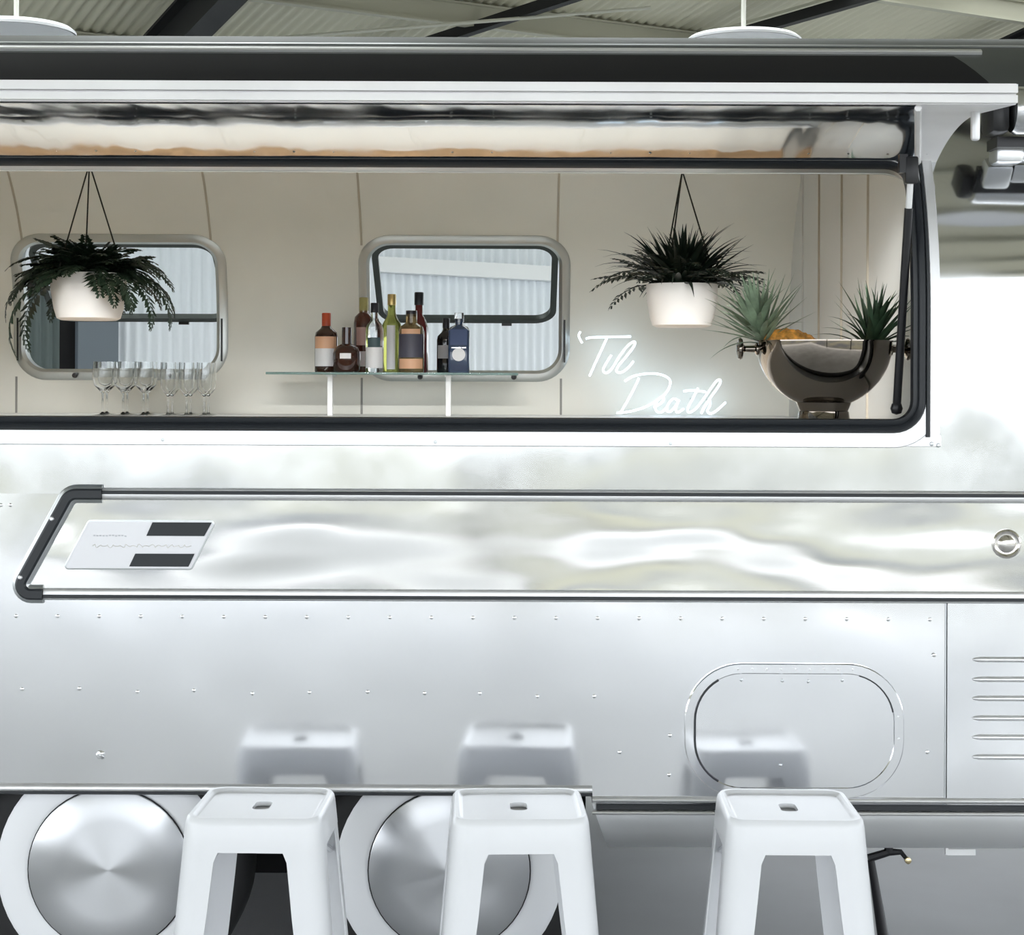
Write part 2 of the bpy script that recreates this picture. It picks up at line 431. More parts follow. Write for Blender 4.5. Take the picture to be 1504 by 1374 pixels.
# back wall of corrugated sheet, with a slate grey sliding door and a dark green sheeted bay
pw = 0.075; us = [U0+i*pw/6 for i in range(int((6.5-U0)/pw*6)+1)]
wb = mk('wall_back', *corrugated(us, lambda u, w: SHD(u, VB+w, 0), lambda u, w: SHD(u, VB+w, ZE-0.02), 0.013, pw), M_WALLS, smooth=60)
wb['kind'] = 'structure'; wb['label'] = 'white corrugated metal wall behind the caravan'
u_r, dwall = hit_wall(690); zg = EYE+(HY-366)*dwall/F
a, b = SHD(u_r-1.6, VB-0.06, zg), SHD(6.4, VB-0.06, zg)
mk('girt', *bar(a, b, 0.10, 0.11), pbr('girt_white', (0.92, 0.93, 0.93), 0.5), wb, smooth=0)
ua, ub, uc = hit_wall(84)[0], hit_wall(107)[0], hit_wall(166)[0]
def wallslab(name, u0, u1, v0, v1, z0, z1, mat, parent):
    c = [SHD(u0, v0, 0), SHD(u1, v0, 0), SHD(u1, v1, 0), SHD(u0, v1, 0)]
    vv = [(p[0], p[1], z0) for p in c]+[(p[0], p[1], z1) for p in c]
    return mk(name, vv, [(0, 3, 2, 1), (4, 5, 6, 7), (0, 1, 5, 4), (1, 2, 6, 5), (2, 3, 7, 6), (3, 0, 4, 7)], mat, parent, smooth=0)
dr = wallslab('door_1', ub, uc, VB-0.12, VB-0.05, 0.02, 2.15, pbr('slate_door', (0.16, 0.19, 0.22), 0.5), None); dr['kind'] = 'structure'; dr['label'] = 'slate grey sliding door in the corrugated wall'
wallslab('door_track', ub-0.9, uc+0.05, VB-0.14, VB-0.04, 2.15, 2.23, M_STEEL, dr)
wallslab('door_gap', ua, ub, VB-0.05, VB-0.03, 0.0, 2.15, M_BLACK, dr)  # flat black slab standing for the dark gap beside the door
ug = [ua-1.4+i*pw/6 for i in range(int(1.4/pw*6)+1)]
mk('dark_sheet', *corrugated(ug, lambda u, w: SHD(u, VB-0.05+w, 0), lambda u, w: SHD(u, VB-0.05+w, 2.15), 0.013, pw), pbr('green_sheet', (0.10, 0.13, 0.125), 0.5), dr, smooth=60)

# ================================================================== THE CARAVAN
car = thing('caravan', 'polished aluminium vintage caravan bar with a long raised serving hatch', 'caravan', (0, W/2, 0))
OP = (-1.66, 1.008, 1.430, S_HINGE)            # serving opening: x0, x1, s0, s1
hole = rrect(OP[0], OP[2], OP[1], OP[3], 0.075)
# window openings in the far side
def back_s(z):
    return TOT-(z if z <= Z0 else Z0+R*math.asin((z-Z0)/R))
WD = 6.42
WINS = []
for (a, b) in ((32, 318), (541, 822)):
    WINS.append((X_(a, WD), X_(b, WD), back_s(Z_(352, WD)), back_s(Z_(546, WD))))
wholes = [rrect(w[0], w[2], w[1], w[3], 0.085) for w in WINS]

zr0, zr1 = Z_(875), Z_(728)                    # belt between the two rub rails
XD = X_(1398)
sheet('upper_panel', [(XL, zr1), (XR, zr1), (XR, S_STRIP0), (XL, S_STRIP0)], [hole], SH0, M_SILL, car)
sheet('belt_backing', [(XL, zr0), (XR, zr0), (XR, zr1), (XL, zr1)], [], SH0, M_SIDE, car)
xb, zlow, zlowr = X_(872), Z_(1158), Z_(1180)
sheet('lower_panel', [(XL, zlow), (xb, zlow), (xb, zlowr), (XD, zlowr), (XD, zr0), (XL, zr0)], [], SH0, M_SIDE, car)
sheet('corner_panel', [(XD-0.012, zlowr), (XR, zlowr), (XR, zr0), (XD-0.012, zr0)], [], shell(0.004), alu('alu_side2', rough=0.12, dent=0.014, dscale=1.9, rvar=0.1, off=5), car)
mk('panel_edge', *sweep([(XD-0.012, zlowr), (XD-0.012, zr0)], [(-0.0025, 0), (-0.0025, 0.004), (0.0025, 0.004), (0.0025, 0)], SH0, False), M_TRIMD, car, world=True)
sheet('roof_panel', [(XL, S_STRIP0), (XR, S_STRIP0), (XR, TOT-zlow), (XL, TOT-zlow)], wholes, SH0, M_ROOF, car)
# belt panel inside the rails
sheet('belt_panel', [(X_(30), zr0+0.004), (XR-0.1, zr0+0.004), (XR-0.1, zr1-0.004), (X_(118), zr1-0.004)], [], shell(0.005), M_BELT, car)
# rounded ends
for (xe, sg) in ((XL, -1), (XR, 1)):
    ss = [zlowr+(TOT-2*zlowr)*i/60 for i in range(61)]; v, f = [], []; K = 10
    for k in range(K+1):
        a = k/K*math.radians(84); sc = math.cos(a)**0.55
        for s in ss:
            y, z, _, _ = section(s); v.append((xe+sg*0.75*math.sin(a), W/2+(y-W/2)*sc, 1.35+(z-1.35)*sc))
    for k in range(K):
        for i in range(60): f.append((k*61+i, k*61+i+1, (k+1)*61+i+1, (k+1)*61+i))
    f.append(tuple(range(K*61, K*61+61)))
    mk('end_cap', v, f, M_SIDE, car, world=True)
# roof details above the hatch: bright drip rail and black strip with a slanted end
off = 0.004
sheet('black_strip', [(XL+0.1, S_STRIP0-0.03), (X_(1470, 4.45), S_STRIP0-0.03), (X_(1452, 4.45), s_of(118)), (X_(1412, 4.5), S_STRIP1), (XL+0.1, S_STRIP1)], [], shell(0.004), M_BLACK, car)
mk('drip_rail', *sweep([(XL+0.1, S_DRIP), (X_(1458, 4.5), S_DRIP)], flatprof(0.020, 0.010), SH0, False), M_TRIM, car, world=True)
mk('roof_seam', *sweep([(XL, s_of(66)), (XR, s_of(66))], flatprof(0.012, 0.003), SH0, False), M_TRIMD, car, world=True)
# inside skin
sheet('interior_lining', [(-2.55, S_HINGE+0.03), (1.05, S_HINGE+0.03), (1.05, TOT-0.58), (-2.55, TOT-0.58)], wholes, inner(-0.05), M_CREAM, car)
sheet('interior_front', [(-2.55, 0.58), (1.05, 0.58), (1.05, S_HINGE+0.03), (-2.55, S_HINGE+0.03)], [offset_loop(hole, -0.002)], inner(-0.05), M_CREAM, car)
for (x, sg, mt) in ((1.042, -1, M_BULK), (-2.52, 1, M_CREAM)):
    pr = [section(0.58+(TOT-1.16)*i/60, -0.045)[:2] for i in range(61)]
    v = [(x, p[0], p[1]) for p in pr]+[(x-sg*0.02, p[0], p[1]) for p in pr]; n = 61
    mk('bulkhead', v, [tuple(range(n)), tuple(range(2*n-1, n-1, -1))]+[(i, (i+1) % n, n+(i+1) % n, n+i) for i in range(n)], mt, car, world=True, smooth=30)
mk('cabin_floor', *box(-2.55, 1.05, 0.04, W-0.04, 0.55, 0.58), M_WOOD, car, world=True, smooth=0)
# seams of the lining
for px in (12, 297, 524, 820):
    x = X_(px, 6.2)
    mk('seam_strip', *sweep([(x, back_s(2.075)-0.5+i*0.5/10) for i in range(11)], flatprof(0.008, 0.003), inner(-0.05), False), M_SEAM, car, world=True)
for px in (23, 531, 824):
    x = X_(px, 6.44)
    mk('seam_strip', *sweep([(x, back_s(1.56)), (x, TOT-1.42)], flatprof(0.008, 0.002), inner(-0.05), False), pbr('seam_grey', (0.3, 0.29, 0.27), 0.5), car, world=True)
for (d, w, mt) in ((6.16, 0.035, M_BULK), (5.82, 0.006, M_SEAM), (5.42, 0.006, M_SEAM), (5.02, 0.006, M_SEAM)):
    mk('bulkhead_batten', *box(1.036, 1.042, d-DC-w/2, d-DC+w/2, 1.42, 2.30), mt, car, world=True, smooth=0)
# frame and gasket around the serving opening
mk('opening_frame', *sweep(offset_loop(rrect(OP[0], OP[2], OP[1], OP[3], 0.075, 10), 0.020), flatprof(0.040, 0.006), SH0, True), M_TRIM, car, world=True)
gl = [(a, b+(0.016 if b > S_HINGE-0.06 else 0)) for a, b in resample(offset_loop(hole, -0.014), 0.05)]
mk('opening_gasket', *sweep(gl, [(-0.016, -0.012), (-0.017, 0.0), (-0.014, 0.010), (-0.004, 0.008), (0.0, 0.004), (0.006, 0.012), (0.014, 0.014), (0.018, 0.008), (0.018, -0.012)], SH0, True), M_RUBBER, car, world=True)
mk('opening_return', *sweep(resample(hole, 0.05), [(0.0, -0.055), (0.0, -0.010), (0.003, -0.010), (0.003, -0.055)], SH0, True), M_TRIMD, car, world=True)
mk('sill_strip', *sweep([(XL+0.4, Z_(645)), (X_(1382), Z_(645))], flatprof(0.030, 0.004), SH0, False), M_TRIM, car, world=True)
s_a, s_b = Z_(640), S_HINGE+0.02
mk('jamb_strip', *sweep([(X_(1372), s_a+(s_b-s_a)*i/24) for i in range(25)], flatprof(0.026, 0.008), SH0, False), M_TRIM, car, world=True)
mk('jamb_seal', *sweep([(X_(1363)-0.002, s_a+(s_b-s_a)*i/24) for i in range(25)], flatprof(0.009, 0.010), SH0, False), M_RUBBER, car, world=True)

# ---- far windows: frame, glass sash swung out at the bottom
for (x0, x1, sa, sb) in WINS:
    lp = resample(rrect(x0, sa, x1, sb, 0.085, 10), 0.04)
    wf = mk('window', *sweep(offset_loop(lp, 0.016), [(-0.018, -0.04), (-0.020, 0.004), (-0.008, 0.012), (0.010, 0.010), (0.022, 0.003), (0.022, -0.01)], inner(-0.05), True), M_WINFR, car, world=True)
    mk('window_reveal', *sweep(lp, [(0.004, -0.055), (0.004, 0.0), (-0.002, 0.0), (-0.002, -0.055)], inner(-0.05), True), M_WINFR, wf, world=True)
    yt, zt, _, _ = section(sa, 0.0); hgt = 0.50; ph = math.radians(56)
    def fs(x, t, yt=yt, zt=zt): return Vector((x, yt+0.015+t*math.sin(ph), zt-0.01-t*math.cos(ph))), Vector((0, -math.cos(ph), -math.sin(ph)))
    sl = rrect(x0+0.005, 0.0, x1-0.005, hgt, 0.085, 8)
    sash = mk('sash', *sweep(offset_loop(sl, -0.012), [(-0.012, -0.012), (-0.012, 0.012), (0.012, 0.012), (0.012, -0.012)], fs, True), M_SASH, wf, world=True)
    sheet('pane', offset_loop(sl, -0.014), [], fs, M_PANE, sash, step=(1, 1))
    for px_ in (x0-0.018, x1+0.018):
        mk('latch_arm', *bar((px_, W-0.075, 1.78), (px_, W-0.072, 1.62), 0.006, 0.006, (1, 0, 0)), M_BLACKP, wf, world=True)
    for t in (0.27, 0.76):
        xk = x0+(x1-x0)*t
        mk('latch_knob', *move(lathe([(0, 0.012), (0.008, 0.010), (0.011, 0), (0.008, -0.010), (0, -0.012)], 10, 'Y'), (xk, W-0.075, 1.565)), M_BLACKP, wf, world=True)
    mk('sash_catch', *move(box(-0.02, 0.02, -0.008, 0.008, -0.02, 0), tuple(fs(x0+(x1-x0)*0.72, hgt)[0])), M_BLACKP, sash, world=True, smooth=0)

# ---- the raised hatch
HP = section(S_HINGE)
def closed_pt(k, off):
    s = S_HINGE-(S_HINGE-OP[2])*k; return section(s, off)
def hatch_pt(k, off, ang):
    y, z, _, _ = closed_pt(k, off); y -= HP[0]; z -= HP[1]
    c, sn = math.cos(ang), math.sin(ang)         # swing outwards (towards -y) and up
    return HP[0]+y*c+z*sn*1.0, HP[1]-y*sn+z*c
a0, a1 = math.radians(40), math.radians(130)
for _ in range(50):
    am = (a0+a1)/2; y, z = hatch_pt(1, 0, am)
    if HY-F*(z-EYE)/(DC+y) > 151: a0 = am
    else: a1 = am
HA = a0
hx0, hx1 = -1.72, 1.06
NK = 24
def hf(off):
    def fm(x, k):
        k = max(-0.02, min(1.02, k)); y, z = hatch_pt(k, off, HA); y2, z2 = hatch_pt(k, off+0.01, HA)
        return Vector((x, y, z)), -Vector((0, y2-y, z2-z)).normalized()
    return fm
v, f = [], []
for x in (hx0, hx1):
    for off_ in (0.0, 0.044):
        for i in range(NK+1):
            y, z = hatch_pt(i/NK, off_, HA); v.append((x, y, z))
n = NK+1
for i in range(NK):
    f += [(i, i+1, 2*n+i+1, 2*n+i), (n+i, 3*n+i, 3*n+i+1, n+i+1), (i, n+i, n+i+1, i+1), (2*n+i, 2*n+i+1, 3*n+i+1, 3*n+i)]
f += [(0, 2*n, 3*n, n), (NK, n+NK, 3*n+NK, 2*n+NK)]
hatch = mk('serving_hatch', v, f, M_HATCHW, car, world=True, smooth=30); hatch['label'] = 'raised serving hatch with white edge and polished underside'
def rib_x(k): return 0.2345*(DC+hatch_pt(k, 0, HA)[0])        # the end rib runs slightly inwards towards the lip
sheet('hatch_lining', [(hx0+0.06, 0.02)]+[(rib_x(k), k) for k in [0.02+0.945*i/16 for i in range(17)]]+[(hx0+0.06, 0.965)], [], lambda x, k: (hf(-0.003)(x, k)), M_LINER, hatch, step=(0.4, 0.03), edge=0.03)
v, f = [], []
yy, zz = hatch_pt(1, 0.0, HA); y2, z2 = hatch_pt(1, 0.044, HA)
mk('hatch_lip', *join(bar((hx0, yy-0.008, zz+0.010), (hx1, yy-0.008, zz+0.010), 0.012, 0.016), bar((hx0, y2-0.006, z2-0.012), (hx1, y2-0.006, z2-0.012), 0.010, 0.018)), M_HATCHW, hatch, world=True, smooth=0)
va = hf(-0.006)(1.0, 0.03)[0]; vb = hf(-0.006)(0.898, 0.97)[0]
rb = [hf(-0.006)(rib_x(0.97*t)+0.006, 0.97*t)[0] for t in [i/20 for i in range(21)]]
mk('hatch_rib', *tube(rb, 0.008, 6), M_HATCHW, hatch, world=True)
lt = P(1431, 178, 3.84)
mk('hatch_latch', *bevel(box(lt.x-0.010, lt.x+0.010, lt.y-0.008, lt.y+0.008, lt.z-0.040, lt.z+0.040), 0.006), M_TRIM, hatch, world=True)
# rivets along the hatch hinge
rv = []
for i in range(28):
    p, nrm = hf(-0.0035)(hx0+0.1+i*0.098, 0.07); rv.append(move(lathe([(0.0035, 0), (0.0025, -0.001), (0, -0.0015)], 6), p))
mk('rivets', *join(*rv), M_TRIM, hatch, world=True, kind='stuff')
# gas struts
for (sx, ex) in ((P(1337, 246, 4.16).x, P(1317, 598, 4.29).x), (-1.60, -1.57)):
    A = Vector((sx, P(0, 246, 4.16).y, P(0, 246, 4.16).z)); B = Vector((ex, P(0, 598, 4.29).y, P(0, 598, 4.29).z)); t1 = A.lerp(B, 0.06); t2 = A.lerp(B, 0.16)
    st = mk('gas_strut', *tube([t2, B], 0.0105, 10), M_BLACKP, car, world=True)
    mk('strut_rod', *tube([t1, t2], 0.008, 8), M_TAG, st, world=True)
    mk('strut_bracket', *join(bevel(box(A.x-0.016, A.x+0.016, A.y-0.012, A.y+0.012, A.z-0.036, A.z+0.030), 0.005), box(A.x-0.03, A.x-0.01, A.y-0.01, A.y+0.01, A.z-0.01, A.z+0.035)), M_BLACKP, st, world=True)
    mk('strut_joint', *move(lathe([(0, 0.016), (0.012, 0.012), (0.016, 0), (0.012, -0.012), (0, -0.016)], 12), B), M_BLACKP, st, world=True)

# ---- awning bracket at the right shoulder
q = P(1484, 160, 4.12)
aw = mk('awning_bracket', *join(move(lathe([(0, -0.16), (0.052, -0.16), (0.058, -0.15), (0.058, 0.12), (0.048, 0.13), (0, 0.13)], 20, 'X'), (q.x+0.16, q.y, q.z))), alu('alu_awning', rough=0.2, dent=0.003), car, world=True)
mk('bracket_arm', *join(bevel(box(q.x-0.050, q.x-0.002, q.y-0.01, q.y+0.10, q.z-0.055, q.z+0.045), 0.018), box(q.x-0.02, q.x+0.4, q.y+0.05, q.y+0.14, q.z-0.080, q.z-0.055)), M_BLACKP, aw, world=True)
q2 = P(1478, 222, 4.24)
mk('bracket_foot', *join(bevel(box(q2.x-0.035, q2.x+0.035, q2.y-0.03, q2.y+0.05, q2.z-0.028, q2.z+0.030), 0.012), bevel(box(q2.x+0.035, q2.x+0.2, q2.y-0.01, q2.y+0.05, q2.z-0.02, q2.z+0.022), 0.006)), alu('alu_foot', rough=0.25, dent=0.003), aw, world=True)

# ---- rub rails
def rail(name, path, wd, ht, iw, ih, ic, mt):
    r_ = mk(name, *sweep(path, roundprof(wd, ht, 6), shell(0.004), False), mt, car, world=True)
    mk('rubber_insert', *sweep(path, flatprof(iw, ih, 0.0, ic), shell(0.004), False), M_RUBBER, r_, world=True)
rail('rub_rail', [(X_(150), zr1), (XR-0.1, zr1)], 0.030, 0.008, 0.009, 0.0105, -0.004, M_TRIM)
rail('rub_rail', [(X_(62), zr0), (XR-0.1, zr0)], 0.030, 0.008, 0.009, 0.0105, 0.005, M_TRIM)
ep = roundpoly([(X_(152), zr1), (X_(104), zr1), (X_(24), zr0), (X_(66), zr0)], [0, 0.030, 0.024, 0], 8, closed=False)
rail('rail_end', ep, 0.046, 0.012, 0.027, 0.016, 0.0, M_TRIMD)
for (px, py) in ((80, 764), (34, 850)):
    mk('screw_head', *move(lathe([(0, 0.004), (0.004, 0.003), (0.006, 0)], 8, 'Y'), (X_(px), -0.020, Z_(py))), M_TRIM, car, world=True)
# ---- emblem plate with its two dark slots and faded lettering
pl = roundpoly([(X_(95), Z_(838)), (X_(283), Z_(838)), (X_(318), Z_(767)), (X_(132), Z_(767))], 0.008, 4)
plate = sheet('emblem_plate', pl, [], shell(0.0085), pbr('plate_white', (0.70, 0.70, 0.72), 0.35, metal=0.4), car, step=(1, 1))
mk('plate_edge', *sweep(pl, [(-0.002, -0.004), (-0.002, 0.001), (0.0015, 0.0005), (0.0015, -0.004)], shell(0.0085), True), M_TRIMD, plate, world=True)
for c in (((192, 834), (279, 834), (288, 815), (201, 815)), ((217, 789), (302, 789), (313, 769), (226, 769))):
    poly = [(X_(a), Z_(b)) for a, b in c]
    sheet('dark_slot', poly, [], shell(0.0105), pbr('slot_grey', (0.028, 0.032, 0.036), 0.6), plate, step=(1, 1))
lt_ = []
rl = random.Random(3)
for i in range(11):
    x = 139+i*4.6; lt_.append(move(box(0, 0.0045, -0.0012, 0, 0, 0.003), (X_(x), -0.0085, Z_(790+rl.uniform(-.6, .6)))))
mk('small_lettering', *join(*lt_), pbr('lettering_grey', (0.52, 0.53, 0.56), 0.5), plate, world=True, smooth=0)
wv = [(X_(138+i*1.25)+0.002*math.sin(i*0.9), -0.0090, Z_(804)+0.0045*math.sin(i*0.83)*(0.6+0.4*math.sin(i*0.37))) for i in range(118)]
mk('faded_lettering', *tube(wv, 0.0009, 5), pbr('lettering_pale', (0.70, 0.69, 0.66), 0.45, 0.3), plate, world=True)
# ---- round cap on the belt
mk('round_cap', *move(lathe([(0.036, 0), (0.036, 0.004), (0.031, 0.007), (0.027, 0.004), (0.022, 0.004), (0.018, 0.008), (0, 0.011)], 28, 'Y'), (X_(1478), -0.005, Z_(796))), alu('alu_cap', col=(0.8, 0.77, 0.74), rough=0.14, dent=0.004, dscale=12), car, world=True)
# ---- access door
ad = rrect(X_(1022), Z_(1155), X_(1314), Z_(988), 0.115, 12)
door = sheet('access_door', ad, [], shell(0.006), alu('alu_door', rough=0.07, dent=0.012, dscale=1.4, off=12), car, step=(1, 1))
door['label'] = 'rounded polished access door with riveted rim'
mk('door_frame', *sweep(offset_loop(ad, 0.012), flatprof(0.026, 0.008), SH0, True), M_SIDE, door, world=True)
ga = [p for p in resample(ad, 0.01)]
cxa = X_(1060)
left_arc = sorted([p for p in ga if p[0] < cxa-0.0], key=lambda p: p[1])
mk('door_gasket', *sweep(left_arc, flatprof(0.006, 0.011), SH0, False), M_RUBBER, door, world=True)
ra_ = sorted([p for p in ga if p[0] > X_(1262) and p[1] > Z_(1045)], key=lambda p: p[1])
mk('door_gasket', *sweep(ra_, flatprof(0.004, 0.010), SH0, False), M_RUBBER, door, world=True)
def rivet_set(name, pts, r, mt, parent, h=0.003):
    out = [move(lathe([(r, 0), (r*0.75, h*0.7), (0, h)], 8, 'Y'), (X_(px), -o, Z_(py))) for (px, py, o) in pts]
    return mk(name, *join(*out), mt, parent, world=True, kind='stuff')
rivet_set('door_rivets', [(1090, 997, .006), (1150, 998, .006), (1188, 999, .006), (1238, 997, .006), (1148, 1122, .006)], 0.0045, M_TRIMD, door)
rivet_set('frame_rivets', [(1085+i*21, 981, .006) for i in range(9)]+[(1320, 1050, .006), (1321, 1082, .006)], 0.0035, M_TRIM, door)
# ---- body rivets
pts = [(x+random.uniform(-2, 2), 1015+random.uniform(-2, 3)+x*0.008, 0.0) for x in range(-300, 930, 84)]
pts += [(x, 908, 0.0) for x in range(-280, 1380, 61)]+[(x, 745-0, 0.0) for x in range(-180, 20, 14)]
pts += [(912, 1105, 0), (986, 1080, 0), (985, 1138, 0), (1364, 1103, 0), (1373, 960, .004)]
rivet_set('body_rivets', pts, 0.0050, alu('alu_rivet', rough=0.2, dent=0.0005), car, 0.0012)
rivet_set('sill_rivets', [(240, 648, .004), (640, 650, .004), (985, 651, .004), (1368, 650, .004), (1378, 652, .004), (-150, 647, .004)], 0.0055, M_TRIMD, car)
for (px, py, r) in ((150, 1112, 0.012),):
    mk('patch', *move(lathe([(r, 0), (r*0.6, 0.003), (0, 0.004)], 9, 'Y'), (X_(px), 0, Z_(py))), alu('alu_patch', rough=0.2, dent=0.01, dscale=60), car, world=True)
# ---- louvres
def tube_flat(x0, x1, z, h=0.010, w=0.014):
    v, f = [], []; K = 8; xs = [(x0, 0.05), (x0+0.006, 0.6), (x0+0.018, 1), (x1-0.018, 1), (x1-0.006, 0.6), (x1, 0.05)]
    for x, k in xs:
        for i in range(K+1):
            t = PI*i/K; v.append((x, -0.003-h*k*math.sin(t), z+w/2*k*math.cos(t)))
    for j in range(5):
        for i in range(K): f.append((j*(K+1)+i, j*(K+1)+i+1, (j+1)*(K+1)+i+1, (j+1)*(K+1)+i))
    return v, f
for py in (966, 995, 1023, 1052, 1080, 1109):
    x0, x1 = X_(1428), X_(1605)
    mk('louvre', *tube_flat(x0, x1, Z_(py)), M_TRIM, car, world=True)
# ---- bottom trims and belly
mk('bottom_rail', *sweep([(XL, Z_(1160)), (xb, Z_(1160))], roundprof(0.022, 0.012, 6), SH0, False), M_TRIM, car, world=True)
mk('bottom_seal', *sweep([(XL, Z_(1166)), (xb, Z_(1166))], flatprof(0.009, 0.012), SH0, False), M_RUBBER, car, world=True)
mk('bottom_rail', *sweep([(xb, Z_(1174)), (XR, Z_(1174))], roundprof(0.016, 0.012, 6), SH0, False), M_TRIM, car, world=True)
mk('bottom_seal', *sweep([(xb+0.01, Z_(1184)), (XR, Z_(1184))], flatprof(0.015, 0.009), SH0, False), M_RUBBER, car, world=True)
mk('bottom_rail', *sweep([(xb, Z_(1193)), (XR, Z_(1193))], roundprof(0.012, 0.010, 6), SH0, False), M_TRIM, car, world=True)
bp = catmull([(0.004, 0.515, 0), (0.012, 0.47, 0), (0.05, 0.415, 0), (0.13, 0.375, 0), (0.25, 0.36, 0), (0.4, 0.358, 0)], 5)
bp = [(p.x, p.y) for p in bp]; bp = bp+[(W-a, b) for a, b in reversed(bp)]
def belly(x0, x1, taper):
    v = []; n = len(bp)
    for x, k in ((x0, 0), (x1, 1)):
        for (y, z) in bp:
            xx = x+(0.05*(0.515-z)/0.15 if (k == 0 and taper) else 0)
            v.append((xx, y, z))
    f = [(i, i+1, n+i+1, n+i) for i in range(n-1)]+[tuple(range(n)), tuple(range(n, 2*n))]
    return v, f
mk('belly_skin', *belly(xb, XR, True), M_BELLY, car, world=True)
mk('belly_skin', *belly(XL, -1.50, False), M_BELLY, car, world=True)
# wheel well: black liner, axle beam
mk('wheel_well', *join(box(-1.50, xb, 0.36, 0.38, 0.24, 0.56), box(-1.50, xb, 0.01, 0.38, 0.548, 0.556), box(-1.50, xb, W-0.38, W-0.36, 0.24, 0.56), box(-1.50, xb, 0.38, W-0.38, 0.44, 0.46)), M_BLACK, car, world=True, smooth=0)
for wx in (X_(166), X_(663)):
    mk('axle', *tube([(wx, 0.2, 0.342), (wx, W-0.2, 0.342)], 0.035, 10), M_BLACKP, car, world=True)
# ---- wheels
def wheel(x, y, flip):
    c = (x, y, 0.342)
    def pl_(prof): 
        p = lathe(prof, 56, 'Y')
        if flip: p = ([(a, -b, d) for a, b, d in p[0]], p[1])
        return p
    w = mk('wheel', *pl_([(0.19, -0.03), (0.20, 0.012), (0.212, 0.016), (0.270, 0.010), (0.281, 0.002), (0.281, -0.03)]), M_WHEELW, car)
    w.location = Vector(c)-car.location
    mk('tyre', *pl_([(0.272, 0.0), (0.290, 0.004), (0.318, -0.006), (0.334, -0.030), (0.342, -0.055), (0.342, -0.135), (0.330, -0.165), (0.295, -0.185), (0.2, -0.185), (0.2, -0.03)]), M_TYRE, w)
    mk('hubcap', *pl_([(0.1985, 0.010), (0.1985, 0.019), (0.196, 0.021), (0.12, 0.024), (0.05, 0.027), (0.006, 0.0285), (0, 0.0286)]), M_SPUN, w)
    mk('hubcap_joint', *pl_([(0.1985, 0.0165), (0.2005, 0.019), (0.2015, 0.0165)]), M_BLACKP, w)
    return w
wheel(X_(166, 4.25), 0.045, False); wheel(X_(663, 4.25), 0.045, False)
wheel(X_(166, 4.25), W-0.045, True); wheel(X_(663, 4.25), W-0.045, True)
# ---- stabiliser leg and tag under the belly
j0, j1, j2, j3 = P(1278, 1270, 4.72), P(1308, 1250, 4.72), P(1326, 1250, 4.72), P(1336, 1262, 4.70)
jk = mk('stabiliser_leg', *join(tube([j0+Vector((0, 0, 0.02)), j1, j2, j2.lerp(j3, .7)], [0.012, 0.011, 0.008, 0.006], 8), tube([P(1282, 1262, 4.72), P(1300, 1372, 4.72), Vector((P(1306, 1420, 4.72).x, 0.52, 0.012))], [0.010, 0.016, 0.016], 10), tube([j1, (j1.x, j1.y, 0.365)], 0.012, 8)), M_BLACKP, car, world=True)
mk('jack_tip', *move(lathe([(0, 0.010), (0.009, 0.006), (0.009, -0.006), (0, -0.010)], 10, 'Y'), j3), M_BRASS, jk, world=True)
mk('foot_pad', *move(lathe([(0.05, 0), (0.05, 0.008), (0.02, 0.014), (0, 0.014)], 16), (P(1306, 1420, 4.72).x, 0.52, 0.0)), M_BLACKP, jk, world=True)
tg = P(1415, 1250, 4.62)
mk('belly_tag', *join(box(tg.x-0.038, tg.x+0.038, tg.y, tg.y+0.004, tg.z-0.008, tg.z+0.008), box(tg.x-0.044, tg.x-0.036, tg.y-0.004, tg.y+0.008, tg.z-0.006, 0.37)), M_TAG, car, world=True, smooth=0)

# ================================================================== INSIDE THE BAR
ZC, ZBK = 1.447, 1.424
bc = thing('bar_counter', 'pale serving counter just inside the hatch opening', 'counter', (-0.75, 0.3, 0.58))
mk('worktop', *bevel(box(-2.45, 1.02, 0.058, 0.56, ZC-0.03, ZC), 0.004), M_WTOP, bc, world=True)
mk('body', *box(-2.43, 1.0, 0.08, 0.52, 0.58, ZC-0.03), M_CAB, bc, world=True, smooth=0)
bk = thing('back_counter', 'low cream back counter under the caravan windows', 'counter', (-0.75, 1.9, 0.58))
mk('worktop', *bevel(box(-2.45, 1.02, 1.60, 2.235, ZBK-0.03, ZBK), 0.004), M_WTOP, bk, world=True)
mk('body', *box(-2.43, 1.0, 1.64, 2.22, 0.58, ZBK-0.03), M_CAB, bk, world=True, smooth=0)
for i in range(5):
    mk('cabinet_door', *bevel(box(-2.40+i*0.68, -1.74+i*0.68, 1.625, 1.64, 0.66, 1.36), 0.004), M_CAB, bk, world=True)

# ---- fill lights added unseen above the opening, washing the back wall and counter
fill_rig = thing('fill_strip', 'slim added fill light strip, unseen inside above the serving opening', 'lamp', (-0.75, 0.17, 2.135))
mk('fill_housing', *bevel(box(-2.2, 0.9, 0.150, 0.190, 2.135, 2.155), 0.003), M_TAG, fill_rig, world=True)
for k in range(3):
    ld = bpy.data.lights.new('fill_light', 'AREA'); ld.shape = 'RECTANGLE'; ld.size = 0.98; ld.size_y = 0.03; ld.energy = 9.0; ld.color = (0.98, 0.985, 0.98); ld.spread = math.radians(62)
    lo = bpy.data.objects.new('fill_light', ld); COL.objects.link(lo); lo.parent = fill_rig
    lo.location = (-0.90+k*1.04-0.0, 0.0, -0.006); lo.rotation_euler = (math.radians(47), 0, 0)
